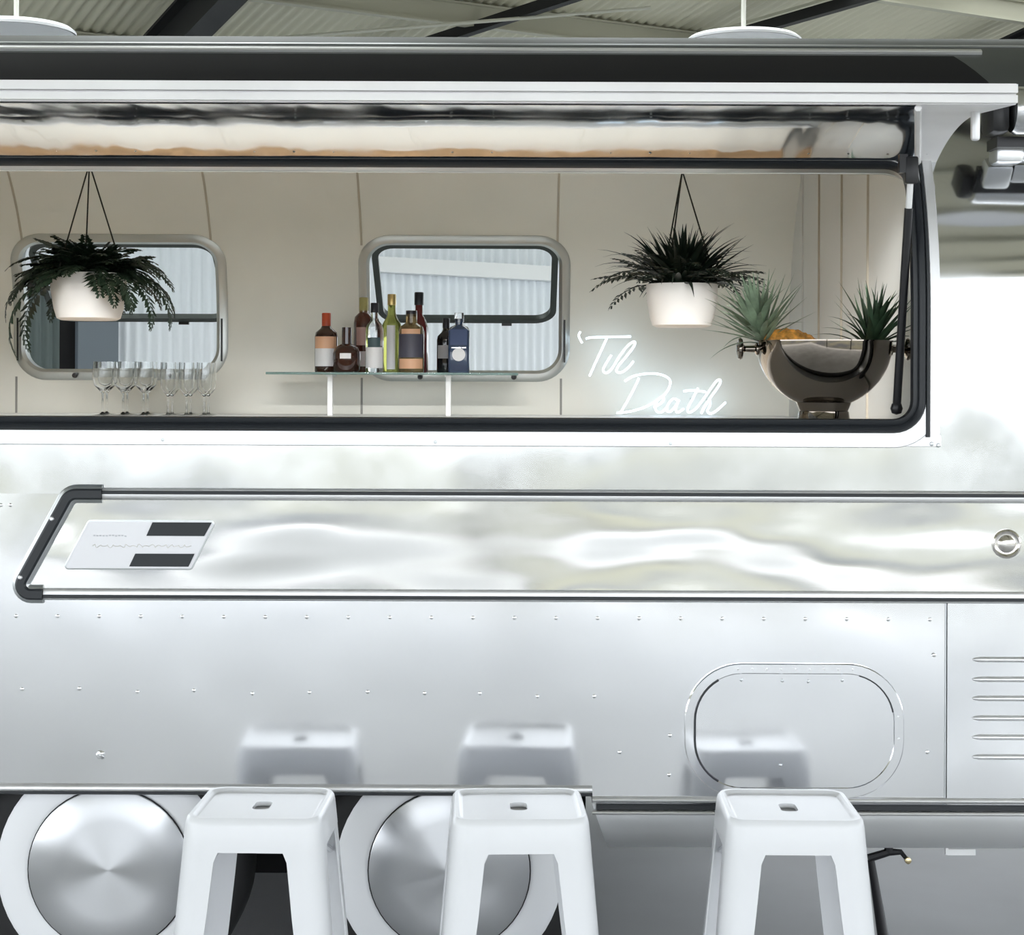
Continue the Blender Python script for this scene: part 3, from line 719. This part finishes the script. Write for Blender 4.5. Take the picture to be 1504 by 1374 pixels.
# ---- glass shelf on two posts
ZS = Z_(548, 6.2)
sh = thing('glass_shelf', 'thin clear glass shelf of bottles in front of the caravan window', 'shelf', (X_(578, 6.2), 2.0, ZBK))
mk('shelf_board', *bevel(box(X_(396, 6.2), X_(761, 6.2), 1.895, 2.13, ZS-0.009, ZS), 0.002), M_SHELF, sh, world=True)
for px in (486, 659):
    mk('shelf_post', *join(box(X_(px, 6.2)-0.009, X_(px, 6.2)+0.009, 1.97, 1.99, ZBK, ZS-0.009), box(X_(px, 6.2)-0.012, X_(px, 6.2)+0.012, 1.94, 2.08, ZS-0.016, ZS-0.009)), M_TAG, sh, world=True, smooth=0)

# ---- bottles
def glass(name, col, rough=0.03, trans=1.0): return pbr(name, col, rough, trans=trans, ior=1.45)
def dark(name, col): return pbr(name, col, 0.08, coat=0.6)
def band(r, z0, z1, ang, n=14, a_c=-PI/2, k=1.0):
    v, f = [], []
    for i in range(n+1):
        a = a_c-ang/2+ang*i/n
        v.append((r*math.cos(a), r*k*math.sin(a), z0)); v.append((r*math.cos(a), r*k*math.sin(a), z1))
        if i: f.append((2*i-2, 2*i, 2*i+1, 2*i-1))
    return v, f
def rsq(prof, hw, n=5):
    """body of rounded-square section: profile (half width, corner radius, z)"""
    v, f = [], []; m = None
    for (h, r, z) in prof:
        lp = rrect(-h, -h, h, h, min(r, h*0.999), n); m = len(lp)
        v += [(a, b, z) for a, b in lp]
    for j in range(len(prof)-1):
        for i in range(m): f.append((j*m+i, j*m+(i+1) % m, (j+1)*m+(i+1) % m, (j+1)*m+i))
    f.append(tuple(range(m-1, -1, -1))); f.append(tuple(range((len(prof)-1)*m, len(prof)*m)))
    return v, f
def bottle(label, px, d, rad, top_py, prof, mat, cap, labels, kind='bottle', square=False):
    """prof: (radius factor, height factor); cap: (z0, z1, radius, material); labels: (z0, z1, angle, material)"""
    base = Vector((X_(px, d), d-DC, ZS)); H = EYE+(HY-top_py)*d/F-ZS
    t = thing(kind, label, 'bottle', base, 0, 'bottles on the glass shelf')
    if square:
        mk('glass_body', *rsq([(rad*r, max(0.003, rad*r*(0.30 if z < 0.75 else 1)), H*z) for r, z in prof], rad), mat, t)
    else:
        mk('glass_body', *lathe([(0, 0)]+[(rad*r, H*z) for r, z in prof]+[(0, H*prof[-1][1])], 28), mat, t)
    z0, z1, r, m = cap
    mk('cap', *lathe([(0, H*z0), (r, H*z0), (r, H*(z1-0.01)), (r*0.9, H*z1), (0, H*z1)], 18), m, t)
    for (za, zb, ang, m) in labels:
        if square:
            w = rad*ang
            if m.name.startswith('round'):
                mk('label', *([( -0 + w*math.cos(a), -rad-0.0012, H*(za+zb)/2+w*math.sin(a)) for a in [2*PI*i/24 for i in range(24)]], [tuple(range(24))]), m, t)
            else: mk('label', *([(-w, -rad-0.0006, H*za), (w, -rad-0.0006, H*za), (w, -rad-0.0006, H*zb), (-w, -rad-0.0006, H*zb)], [(0, 1, 2, 3)]), m, t)
        else: mk('label', *band(rad+0.0008, H*za, H*zb, ang), m, t)
    return t
C_ = lambda n, c, r=0.45: pbr(n, c, r)
OR, GOLD, CAPB = C_('cap_orange', (0.45, 0.07, 0.025), 0.35), pbr('gold_foil', (0.55, 0.42, 0.18), 0.3, 0.8), C_('cap_black', (0.012, 0.012, 0.018), 0.4)
PEACH, WHT, GRY, BLUE, OLV = C_('label_peach', (0.72, 0.42, 0.26)), C_('label_white', (0.78, 0.78, 0.80)), C_('label_grey', (0.35, 0.34, 0.35)), C_('label_blue', (0.03, 0.06, 0.16)), C_('label_olive', (0.35, 0.32, 0.12))
ROUNDW = C_('round_white', (0.80, 0.82, 0.84))
std = [(0.94, 0), (1, 0.02), (1, 0.60), (0.92, 0.67), (0.5, 0.74), (0.36, 0.79), (0.34, 1.0)]
tall = [(0.94, 0), (1, 0.02), (1, 0.52), (0.88, 0.62), (0.5, 0.71), (0.38, 0.77), (0.36, 1.0)]
squat = [(0.80, 0), (0.95, 0.05), (1, 0.3), (1, 0.42), (0.8, 0.56), (0.36, 0.63), (0.34, 1.0)]
wide = [(0.94, 0), (1, 0.02), (1, 0.66), (0.9, 0.74), (0.46, 0.80), (0.42, 1.0)]
bottle('dark amber bottle with orange-red neck and peach and white label', 479, 6.22, 0.042, 461, std, dark('amber_dark', (0.035, 0.012, 0.006)), (0.78, 1.0, 0.0165, OR), [(0.10, 0.40, 2.2, WHT), (0.40, 0.60, 2.2, PEACH)])
bottle('squat dark brown bottle with gold neck and tiny white label', 509, 6.15, 0.050, 482, squat, dark('red_brown', (0.030, 0.007, 0.004)), (0.66, 1.0, 0.014, GOLD), [(0.30, 0.42, 0.8, WHT)])
bottle('tall bottle of brown spirit with olive gold neck', 534, 6.28, 0.037, 438, wide, dark('brown_spirit', (0.06, 0.014, 0.008)), (0.80, 1.0, 0.017, OLV), [(0.36, 0.60, 1.4, C_('label_rose', (0.50, 0.32, 0.28))), (0.08, 0.28, 1.8, C_('label_pinkwhite', (0.66, 0.58, 0.58)))])
bottle('clear bottle with black cap and white label beside green wine bottle', 550, 6.17, 0.033, 446, std, glass('gin_clear', (0.90, 0.93, 0.93)), (0.86, 1.0, 0.015, CAPB), [(0.06, 0.36, 2.2, WHT), (0.36, 0.50, 1.4, C_('label_teal', (0.05, 0.09, 0.10)))])
bottle('olive green wine bottle with long white label', 575, 6.25, 0.038, 433, tall, pbr('olive_glass', (0.34, 0.36, 0.09), 0.05, trans=0.75), (0.86, 1.0, 0.0155, GOLD), [(0.04, 0.60, 0.8, WHT)])
bottle('stout bottle with black cap and ornate dark and peach label', 604, 6.16, 0.046, 457, wide, pbr('amber_clear', (0.30, 0.22, 0.10), 0.05, trans=0.6), (0.90, 1.0, 0.020, CAPB), [(0.24, 0.62, 2.4, C_('label_navygrey', (0.07, 0.07, 0.10))), (0.06, 0.22, 2.2, PEACH), (0.62, 0.70, 1.6, PEACH)])
bottle('tallest bottle with red spirit and tall black cap', 615, 6.28, 0.034, 430, [(0.94, 0), (1, 0.02), (1, 0.56), (0.8, 0.64), (0.42, 0.72), (0.38, 1.0)], dark('red_spirit', (0.10, 0.008, 0.010)), (0.84, 1.0, 0.017, CAPB), [(0.3, 0.4, 1.0, GRY)])
bottle('black bottle with grey label beside square blue bottle', 655, 6.24, 0.034, 468, std, dark('black_glass', (0.008, 0.008, 0.010)), (0.82, 1.0, 0.013, CAPB), [(0.26, 0.50, 2.0, GRY)])
bottle('square blue bottle with round white label and glass stopper', 674, 6.15, 0.038, 460, [(0.97, 0), (1, 0.02), (1, 0.70), (0.85, 0.76), (0.36, 0.80), (0.34, 0.90)], pbr('blue_glass', (0.035, 0.06, 0.12), 0.06, coat=0.5), (0.84, 1.0, 0.017, M_GLASS), [(0.14, 0.46, 0.62, ROUNDW), (0.46, 0.72, 0.80, BLUE)], square=True)

# ---- stemware on the back counter
def coupe(H):
    out = [(0.034, 0.0), (0.034, 0.0015), (0.010, 0.005), (0.0038, 0.012), (0.0035, 0.40*H), (0.010, 0.45*H), (0.030, 0.56*H), (0.036, 0.72*H), (0.033, H)]
    inn = [(0.0315, H), (0.0345, 0.72*H), (0.0285, 0.575*H), (0.008, 0.47*H), (0, 0.462*H)]
    return lathe([(0, 0)]+out+inn, 24)
def flute(H):
    out = [(0.031, 0.0), (0.031, 0.0015), (0.008, 0.005), (0.0036, 0.012), (0.0035, 0.36*H), (0.010, 0.40*H), (0.025, 0.50*H), (0.028, 0.70*H), (0.026, H)]
    inn = [(0.0247, H), (0.0266, 0.70*H), (0.0237, 0.51*H), (0.008, 0.415*H), (0, 0.41*H)]
    return lathe([(0, 0)]+out+inn, 24)
GH = EYE+(HY-534)*6.1/F-ZBK
gm = None
for row, (d, lab) in enumerate(((6.02, 'front row'), (6.14, 'back row'))):
    for i, px in enumerate((154, 184, 214, 250, 277, 303)):
        k = 'wine_glass' if i < 3 else 'champagne_flute'
        kk = 'wine glass' if i < 3 else 'champagne flute'; adj = 'round' if i < 3 else 'slim'; rw = 'in the front row' if row == 0 else 'in the row behind'
        spot = ('at the end of the row below the fern', 'between two other wine glasses', 'next to the champagne flutes', 'next to the wine glasses', 'between two other flutes', 'at the end of the row towards the bottles')[i]
        lb = f'{adj} {kk} {rw}, {spot}'
        o = mk(k, *(coupe(GH) if i < 3 else flute(GH*0.99)), M_GLASS)
        o.location = (X_(px+row*6-3, d), d-DC, ZBK)
        tag(o, lb, 'glass', 'wine glasses on the back counter' if i < 3 else 'champagne flutes on the back counter')

# ---- hanging ferns
def frond(L, droop, width, pairs, rise, leaf_w, seed):
    rr = random.Random(seed); pts = []; ang = rise; p = Vector((0, 0, 0)); N = 14
    for i in range(N+1):
        pts.append(p.copy()); p = p+Vector((math.cos(ang), 0, math.sin(ang)))*(L/N); ang -= droop/N
    v, f = tube(pts, [0.0022*(1-0.8*i/N) for i in range(N+1)], 4)
    for j in range(pairs):
        t = 0.10+0.90*j/pairs; x = t*N; i = min(N-1, int(x)); q = pts[i].lerp(pts[i+1], x-i); tg_ = (pts[i+1]-pts[i]).normalized()
        ll = width*(math.sin(PI*min(1, t*0.75+0.22))**0.8)*rr.uniform(0.8, 1.15)
        for sg in (-1, 1):
            side = (Vector((0, sg, 0))+tg_*rr.uniform(0.35, 0.75)+Vector((0, 0, rr.uniform(-0.25, 0.1)))).normalized()
            a = q; m = q+side*ll*0.5; e = q+side*ll+Vector((0, 0, -ll*0.18)); w = tg_*leaf_w*0.5; up = Vector((0, 0, 0.0015))
            k = len(v); v += [tuple(a), tuple(m-w-up), tuple(m+up), tuple(m+w-up), tuple(e)]
            f += [(k, k+1, k+2), (k, k+2, k+3), (k+1, k+4, k+2), (k+2, k+4, k+3)]
    return v, f
def blade(L, rise, droop, w, seed, N=9):
    v, f = [], []; ang = rise; p = Vector((0, 0, 0))
    for i in range(N+1):
        t = i/N; ww = w*(0.55+0.45*math.sin(PI*min(1, t*1.2)))*(1-t**3)*0.5+0.0003
        nrm = Vector((-math.sin(ang), 0, math.cos(ang)))
        v += [tuple(p+Vector((0, -ww, 0))+nrm*ww*0.35), tuple(p), tuple(p+Vector((0, ww, 0))+nrm*ww*0.35)]
        if i:
            k = 3*i; f += [(k-3, k-2, k+1, k), (k-2, k-1, k+2, k+1)]
        p = p+Vector((math.cos(ang), 0, math.sin(ang)))*(L/N); ang -= droop/N
    return v, f
def hang_pot(name, label, X, Yw, z_top, z_bot, r, apex_z, ceil_z):
    t = thing(name, label, 'hanging plant', (X, Yw, z_bot)); H = z_top-z_bot
    pot = mk('pot', *lathe([(0, 0), (r*0.72, 0), (r*0.82, 0.006), (r*0.90, H*0.25), (r*0.97, H*0.6), (r, H-0.004), (r-0.002, H), (r-0.007, H), (r-0.009, H-0.03), (0, H-0.03)], 40), M_POT, t)
    mk('soil', *lathe([(0, H-0.022), (r*0.5, H-0.02), (r-0.010, H-0.026)], 24), M_SOIL, t)
    for k in range(3):
        a = PI*0.5+k*2*PI/3+0.35
        mk('cord', *tube([(r*0.98*math.cos(a), r*0.98*math.sin(a), H-0.006), (0, 0, apex_z-z_bot)], 0.0026, 5), M_CORD, t)
    mk('cord', *tube([(0, 0, apex_z-z_bot-0.01), (0, 0, ceil_z-z_bot)], 0.0028, 5), M_CORD, t)
    return t, H
CEIL = section(Z0+ARC+FLAT/2, -0.05)[1]
dp = 5.5
t1, H1 = hang_pot('hanging_fern', 'feathery dark fern trailing from a white pot hung by cords', X_(130, dp), dp-DC, Z_(405, dp), Z_(473, dp), 0.122, Z_(243, dp), CEIL)
fr = []
for i, (L, dro, wd_, pr, ri) in enumerate(((0.24, 1.7, 0.055, 17, 0.95), (0.21, 1.3, 0.050, 15, 1.05), (0.27, 2.1, 0.050, 18, 0.75), (0.17, 1.0, 0.045, 13, 1.25), (0.32, 2.3, 0.048, 20, 0.65))):
    fr.append(frond(L, dro, wd_, pr, ri, 0.019, i))
fmesh = []
def place(meshes, part, name, mat, parent, loc, rz, tilt, sc, key):
    if key not in meshes:
        o = mk(name, *part, mat, parent); meshes[key] = o.data
    else:
        o = bpy.data.objects.new(name, meshes[key]); COL.objects.link(o); o.parent = parent
    o.location = loc; o.rotation_euler = (0, tilt, rz); o.scale = (sc, sc, sc)
    return o
md = {}; rr = random.Random(11)
for i in range(170):
    k = rr.choice((0, 1, 2, 3, 0, 1, 3, 1)); a = i*2.399+rr.uniform(-.2, .2)
    place(md, fr[k], 'frond', M_FERN, t1, (0.055*math.cos(a)*rr.random(), 0.055*math.sin(a)*rr.random(), H1-0.03), a, rr.uniform(-0.45, 0.45), rr.uniform(0.65, 1.0), k)
for (a, k, sc, tl) in ((-0.15, 4, 1.05, 0.25), (0.1, 2, 1.1, 0.30), (-0.4, 4, 0.95, 0.35), (-0.75, 2, 0.95, 0.3), (3.0, 2, 1.0, 0.15), (3.3, 4, 0.95, 0.2), (2.8, 4, 1.12, 0.55), (3.5, 4, 1.2, 0.62), (-0.2, 2, 1.05, -0.05)):
    place(md, fr[k], 'frond', M_FERN, t1, (0.06*math.cos(a), 0.06*math.sin(a), H1-0.02), a, tl, sc, k)
t2, H2 = hang_pot('hanging_spiky_plant', 'dark spiky-leaved plant in a white pot hung by cords above the neon sign', X_(1001, dp), dp-DC, Z_(417, dp), Z_(480, dp), 0.115, Z_(250, dp), CEIL)
bl = [blade(0.20, 1.3, 0.9, 0.024, 0), blade(0.24, 1.0, 1.0, 0.022, 1), blade(0.19, 1.45, 0.5, 0.025, 2), blade(0.26, 0.75, 1.4, 0.021, 3), blade(0.22, 0.9, 0.4, 0.022, 4)]
fr2 = frond(0.23, 0.9, 0.040, 12, 0.9, 0.014, 44); fr3 = frond(0.26, 1.5, 0.042, 13, 0.75, 0.014, 45)
md = {}; rr = random.Random(5)
for i in range(230):
    k = rr.randrange(5); a = i*2.399+rr.uniform(-.3, .3)
    place(md, bl[k], 'leaf', M_FERN2, t2, (0.06*math.cos(a)*rr.random(), 0.06*math.sin(a)*rr.random(), H2-0.03), a, rr.uniform(-0.45, 0.30), rr.uniform(0.75, 1.2), k)
for i in range(26):
    a = i*2.399; k = 10+i % 2
    place(md, fr2 if i % 2 else fr3, 'frond', M_FERN2, t2, (0.05*math.cos(a), 0.05*math.sin(a), H2-0.02), a, rr.uniform(-0.35, 0.35), rr.uniform(0.8, 1.15), k)

# ---- neon sign 'Til Death
DN = 6.37
def npt(cx_, cy_): return P(845+cx_*240/1504, 475+cy_*240/1504, DN)
ns = thing('neon_sign', "white handwriting neon sign reading 'Til Death on the wall", 'sign', npt(700, 850))
strokes = [
    [(45, 75), (30, 110), (45, 150), (62, 180)],
    [(95, 140), (150, 128), (300, 124), (510, 118)],
    [(290, 130), (250, 220), (185, 360), (130, 485)],
    [(330, 290), (275, 380), (255, 430), (285, 455), (335, 415), (400, 310), (480, 205), (540, 165), (540, 205), (470, 300), (395, 390), (380, 440), (420, 450), (480, 410), (535, 345)],
    [(585, 500), (540, 600), (475, 720), (420, 815)],
    [(455, 530), (530, 485), (640, 462), (760, 462), (850, 495), (875, 545), (840, 630), (760, 700), (660, 760), (540, 800), (440, 818), (380, 822)],
    [(720, 770), (790, 730), (815, 690), (780, 680), (740, 740), (745, 800), (790, 815), (845, 770)],
    [(945, 705), (900, 690), (850, 750), (845, 800), (880, 805), (935, 740), (955, 700), (925, 780), (945, 815), (1000, 780)],
    [(1130, 590), (1080, 690), (1035, 780), (1050, 815), (1110, 780), (1160, 720)],
    [(995, 620), (1080, 612), (1200, 625)],
    [(1160, 720), (1230, 620), (1300, 525), (1335, 520), (1320, 570), (1230, 700), (1160, 825), (1200, 740), (1240, 705), (1240, 750), (1215, 800), (1250, 825), (1310, 790), (1385, 720)],
]
for st in strokes:
    c = catmull([npt(*p) for p in st], 6); mk('neon_tube', *tube(c, 0.0038, 8), M_NEON, ns, world=True)
for (a, b) in ((45, 110), (300, 124), (190, 350), (480, 205), (640, 462), (475, 720), (900, 690), (1080, 690), (1230, 700)):
    p = npt(a, b); mk('standoff', *tube([p+Vector((0, 0.003, 0)), Vector((p.x, W-0.05, p.z))], 0.002, 5), M_GLASS, ns, world=True)

# ---- steel party bowl with pineapples
DB = 4.42; bx_, by_ = X_(1210, DB), DB-DC; kB = DB/F
rb_ = 99*kB; zt_ = Z_(501, DB); zf_ = ZC
bw = thing('steel_bowl', 'round polished steel bowl with knob handles holding pineapples on the counter', 'bowl', (bx_, by_, zf_))
hb = zt_-zf_; zc_ = hb; prof = [(0.070, 0.0), (0.072, 0.002), (0.066, 0.012), (0.064, 0.028)]
out = [(rb_*math.sin(math.radians(a)), hb-rb_*0.98*math.cos(math.radians(a))) for a in range(24, 91, 6)]
out = [(r, z) for r, z in out if z > 0.024]
inn = [((rb_-0.003)*math.sin(math.radians(a)), hb-(rb_*0.98-0.003)*math.cos(math.radians(a))) for a in range(90, -1, -6)]
mk('basin', *lathe([(0.060, 0.026)]+out+[(rb_+0.003, hb), (rb_+0.003, hb+0.003), (rb_-0.003, hb+0.003)]+inn, 56), M_CHROME, bw)
mk('foot_ring', *lathe(prof+[(0.060, 0.030), (0.060, 0.0)], 40), M_CHROME, bw)
for sg in (-1, 1):
    hz = hb-0.018
    mk('handle', *xf(lathe([(0, 0.0), (0.016, 0.0), (0.016, 0.006), (0.009, 0.010), (0.008, 0.036), (0.012, 0.041), (0.026, 0.045), (0.029, 0.050), (0.026, 0.056), (0.012, 0.060), (0, 0.061)], 24, 'X'), Matrix.Translation((sg*(rb_-0.004), 0, hz)) @ Matrix.Diagonal((sg*0.92, 1, 1, 1))), M_CHROME, bw)
def pineapple(label, base, axis_to, crown_to, body_len, body_r, mat_leaf, n_leaf, leaf_len, seed, spread):
    t = thing('pineapple', label, 'pineapple', base)
    ax = (Vector(axis_to)-Vector(base)).normalized(); q = ax.to_track_quat('Z', 'Y').to_matrix().to_4x4(); rr = random.Random(seed)
    top = ax*body_len; qc = Matrix.Translation(top) @ (Vector(crown_to)-Vector(base)-top).normalized().to_track_quat('Z', 'Y').to_matrix().to_4x4()
    N, K = 36, 24; v, f = [], []
    for j in range(K+1):
        tt = j/K; r = body_r*(math.sin(PI*(0.06+0.88*tt))**0.45); z = body_len*tt
        for i in range(N):
            a = 2*PI*i/N; b_ = 0.07*abs(math.sin(a*5+tt*14))*abs(math.sin(a*5-tt*14)); v.append((r*(1+b_*2)*math.cos(a), r*(1+b_*2)*math.sin(a), z))
    for j in range(K):
        for i in range(N): f.append((j*N+i, j*N+(i+1) % N, (j+1)*N+(i+1) % N, (j+1)*N+i))
    f += [tuple(range(N-1, -1, -1)), tuple(range(K*N, K*N+N))]
    mk('fruit', *xf((v, f), q), M_PSKIN, t)
    crown = bpy.data.objects.new('crown', None)
    md = {}
    for i in range(n_leaf):
        h = i/n_leaf; a = i*2.399+rr.uniform(-.15, .15); up = 0.35+1.05*h**1.1
        part = None; key = i % 4
        bl_ = blade(leaf_len, 0.0, (-0.15, 0.45, 0.9, 0.2)[key], 0.019, key)
        if key not in md:
            o = mk('leaf', *bl_, mat_leaf, t); md[key] = o.data
        else:
            o = bpy.data.objects.new('leaf', md[key]); COL.objects.link(o); o.parent = t
        sc = (0.55+0.45*math.sin(PI*(0.15+0.7*h)))*rr.uniform(0.85, 1.05)
        M = qc @ Matrix.Translation((0, 0, -0.008+0.026*h)) @ Matrix.Rotation(a, 4, 'Z') @ Matrix.Rotation(-(up*spread+rr.uniform(-.1, .1)), 4, 'Y') @ Matrix.Translation((0.006, 0, 0)) @ Matrix.Scale(sc, 4)
        o.matrix_local = M
    bpy.data.objects.remove(crown)
    return t
b1 = P(1205, 518, DB-0.02); c1 = P(1120, 500, DB-0.02)
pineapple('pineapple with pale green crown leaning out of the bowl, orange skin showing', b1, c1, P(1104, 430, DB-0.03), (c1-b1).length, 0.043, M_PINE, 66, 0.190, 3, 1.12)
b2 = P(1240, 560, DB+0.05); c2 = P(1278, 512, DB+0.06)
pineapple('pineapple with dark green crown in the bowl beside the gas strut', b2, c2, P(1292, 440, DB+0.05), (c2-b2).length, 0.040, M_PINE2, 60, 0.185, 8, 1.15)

# ================================================================== STOOLS
def stool(label, px, d, rz):
    H = 0.605; hw = 0.148; foot = 0.052; r0 = 0.045; sk = 0.072
    t = thing('metal_stool', label, 'stool', (X_(px, d), d-DC, 0), rz, 'white metal stools')
    def half(z): return hw+foot*(H-z)/H
    # seat: raised rim, sunk tray, slot for a finger
    def lp(h, r, n=7): return rrect(-h, -h, h, h, r, n)
    v, f = [], []; m = len(lp(0.1, 0.02))
    rings = [(half(H-sk)+0.0005, r0, H-sk), (half(H-0.02), r0, H-0.018), (hw-0.001, r0-0.002, H-0.006), (hw-0.006, r0-0.006, H), (hw-0.014, r0-0.012, H), (hw-0.020, r0-0.016, H-0.006), (hw-0.024, r0-0.02, H-0.007)]
    for (h, r, z) in rings: v += [(a, b, z) for a, b in lp(h, r)]
    for j in range(len(rings)-1):
        for i in range(m): f.append((j*m+i, j*m+(i+1) % m, (j+1)*m+(i+1) % m, (j+1)*m+i))
    hl = resample(rrect(-0.019, -0.036, 0.019, 0.036, 0.014, 3), 1)
    ol = lp(hw-0.024, r0-0.02)
    tri = cut_sheet([Vector(p) for p in ol+hl], [(i, (i+1) % m) for i in range(m)]+[(m+i, m+(i+1) % len(hl)) for i in range(len(hl))], ol, [hl])
    k = len(v); v += [(p.x, p.y, H-0.007) for p in tri[0]]; f += [tuple(k+i for i in q) for q in tri[1]]
    k = len(v); n = len(hl); v += [(a, b, H-0.007) for a, b in hl]+[(a, b, H-0.016) for a, b in hl]
    f += [(k+i, k+(i+1) % n, k+n+(i+1) % n, k+n+i) for i in range(n)]
    mk('seat', v, f, M_STOOL, t, smooth=35)
    mk('slot_plate', *box(-0.030, 0.030, -0.046, 0.046, H-0.024, H-0.020), pbr('slot_plate_grey', (0.60, 0.60, 0.60), 0.6), t, smooth=0)  # plain light grey plate under the finger slot
    # four folded legs
    for (sx, sy) in ((-1, -1), (1, -1), (1, 1), (-1, 1)):
        v, f = [], []; rows = [H-0.030, H-sk, H-sk-0.02, 0.40, 0.20, 0.012]
        wid = [0.112, 0.084, 0.077, 0.074, 0.066, 0.056]
        n = None
        for z, w in zip(rows, wid):
            h = half(z); c = h-r0; prof_ = []
            prof_.append((h-w, h)); prof_.append((h-w*0.97, h))
            for i in range(7):
                a = PI/2*(1-i/6); prof_.append((c+r0*math.cos(a), c+r0*math.sin(a)))
            prof_.append((h, h-w*0.97)); prof_.append((h, h-w))
            inn_ = [(a-(0.0035 if a > h-w*0.9 else 0)-0.0005, b-(0.0035 if b > h-w*0.9 else 0)-0.0005) for a, b in reversed(prof_)]
            row = prof_+inn_; n = len(row); v += [(sx*a*1.0008, sy*b*1.0008, z) for a, b in row]
        for j in range(len(rows)-1):
            for i in range(n): f.append((j*n+i, j*n+(i+1) % n, (j+1)*n+(i+1) % n, (j+1)*n+i))
        f += [tuple(range(n)), tuple(range((len(rows)-1)*n, len(rows)*n))]
        leg = mk('leg', v, f, M_STOOL, t, smooth=35)
        hfoot = half(0)-0.004; mk('foot_cap', *bevel(box(min(sx*hfoot, sx*(hfoot-0.05)), max(sx*hfoot, sx*(hfoot-0.05)), min(sy*hfoot, sy*(hfoot-0.05)), max(sy*hfoot, sy*(hfoot-0.05)), 0, 0.014), 0.004), M_RUBBER, leg)
    for a in (1, -1):
        zb = H-sk-0.02; hh = half(zb)-0.02
        mk('brace', *tube(catmull([(-hh, -hh*a, zb-0.05), (-hh*0.5, -hh*0.5*a, zb+0.02), (0, 0, zb+0.035+0.008*a), (hh*0.5, hh*0.5*a, zb+0.02), (hh, hh*a, zb-0.05)], 5), 0.008, 8), M_STOOL, t)
    return t
stool('white metal bar stool between the two whitewall wheels', 388, 3.84, math.radians(-1.5))
stool('white metal bar stool in front of the second wheel', 764, 3.84, math.radians(2))
stool('white metal bar stool in front of the rounded access door', 1160, 3.84, math.radians(-1))

# ================================================================== PENDANT LAMPS under the shed roof
def pendant(label, px, py, d, r):
    p = P(px, py, d); u, v = to_uv(p.x, p.y); zt = roof_z(v)
    t = thing('pendant_lamp', label, 'lamp', p, 0, 'pendant lamps')
    mk('shade', *lathe([(r, 0), (r, 0.012), (r*0.92, 0.030), (r*0.66, 0.042), (r*0.25, 0.050), (0.05, 0.052), (0, 0.052), (0, 0.046), (r*0.6, 0.038), (r*0.88, 0.022), (r*0.97, 0.0)], 40), M_LAMP, t)
    mk('socket', *lathe([(0.03, 0.048), (0.03, 0.065), (0.018, 0.075), (0, 0.075)], 16), M_LAMP, t)
    mk('cord', *tube([(0, 0, 0.07), (0, 0, zt-p.z-0.01)], 0.012, 8), pbr('cord_pale', (0.75, 0.75, 0.68), 0.5), t)
pendant('round white pendant lamp over the raised hatch end with pale cord', 1090, 62, 8.9, 0.30)
pendant('round white pendant lamp near the black rafter above the fern', 22, 52, 7.9, 0.27)
pendant('round white pendant lamp hanging in the open front of the shed', 752+1.91*2520/2.08, 560-2.14*2520/2.08, 2.08, 0.28)
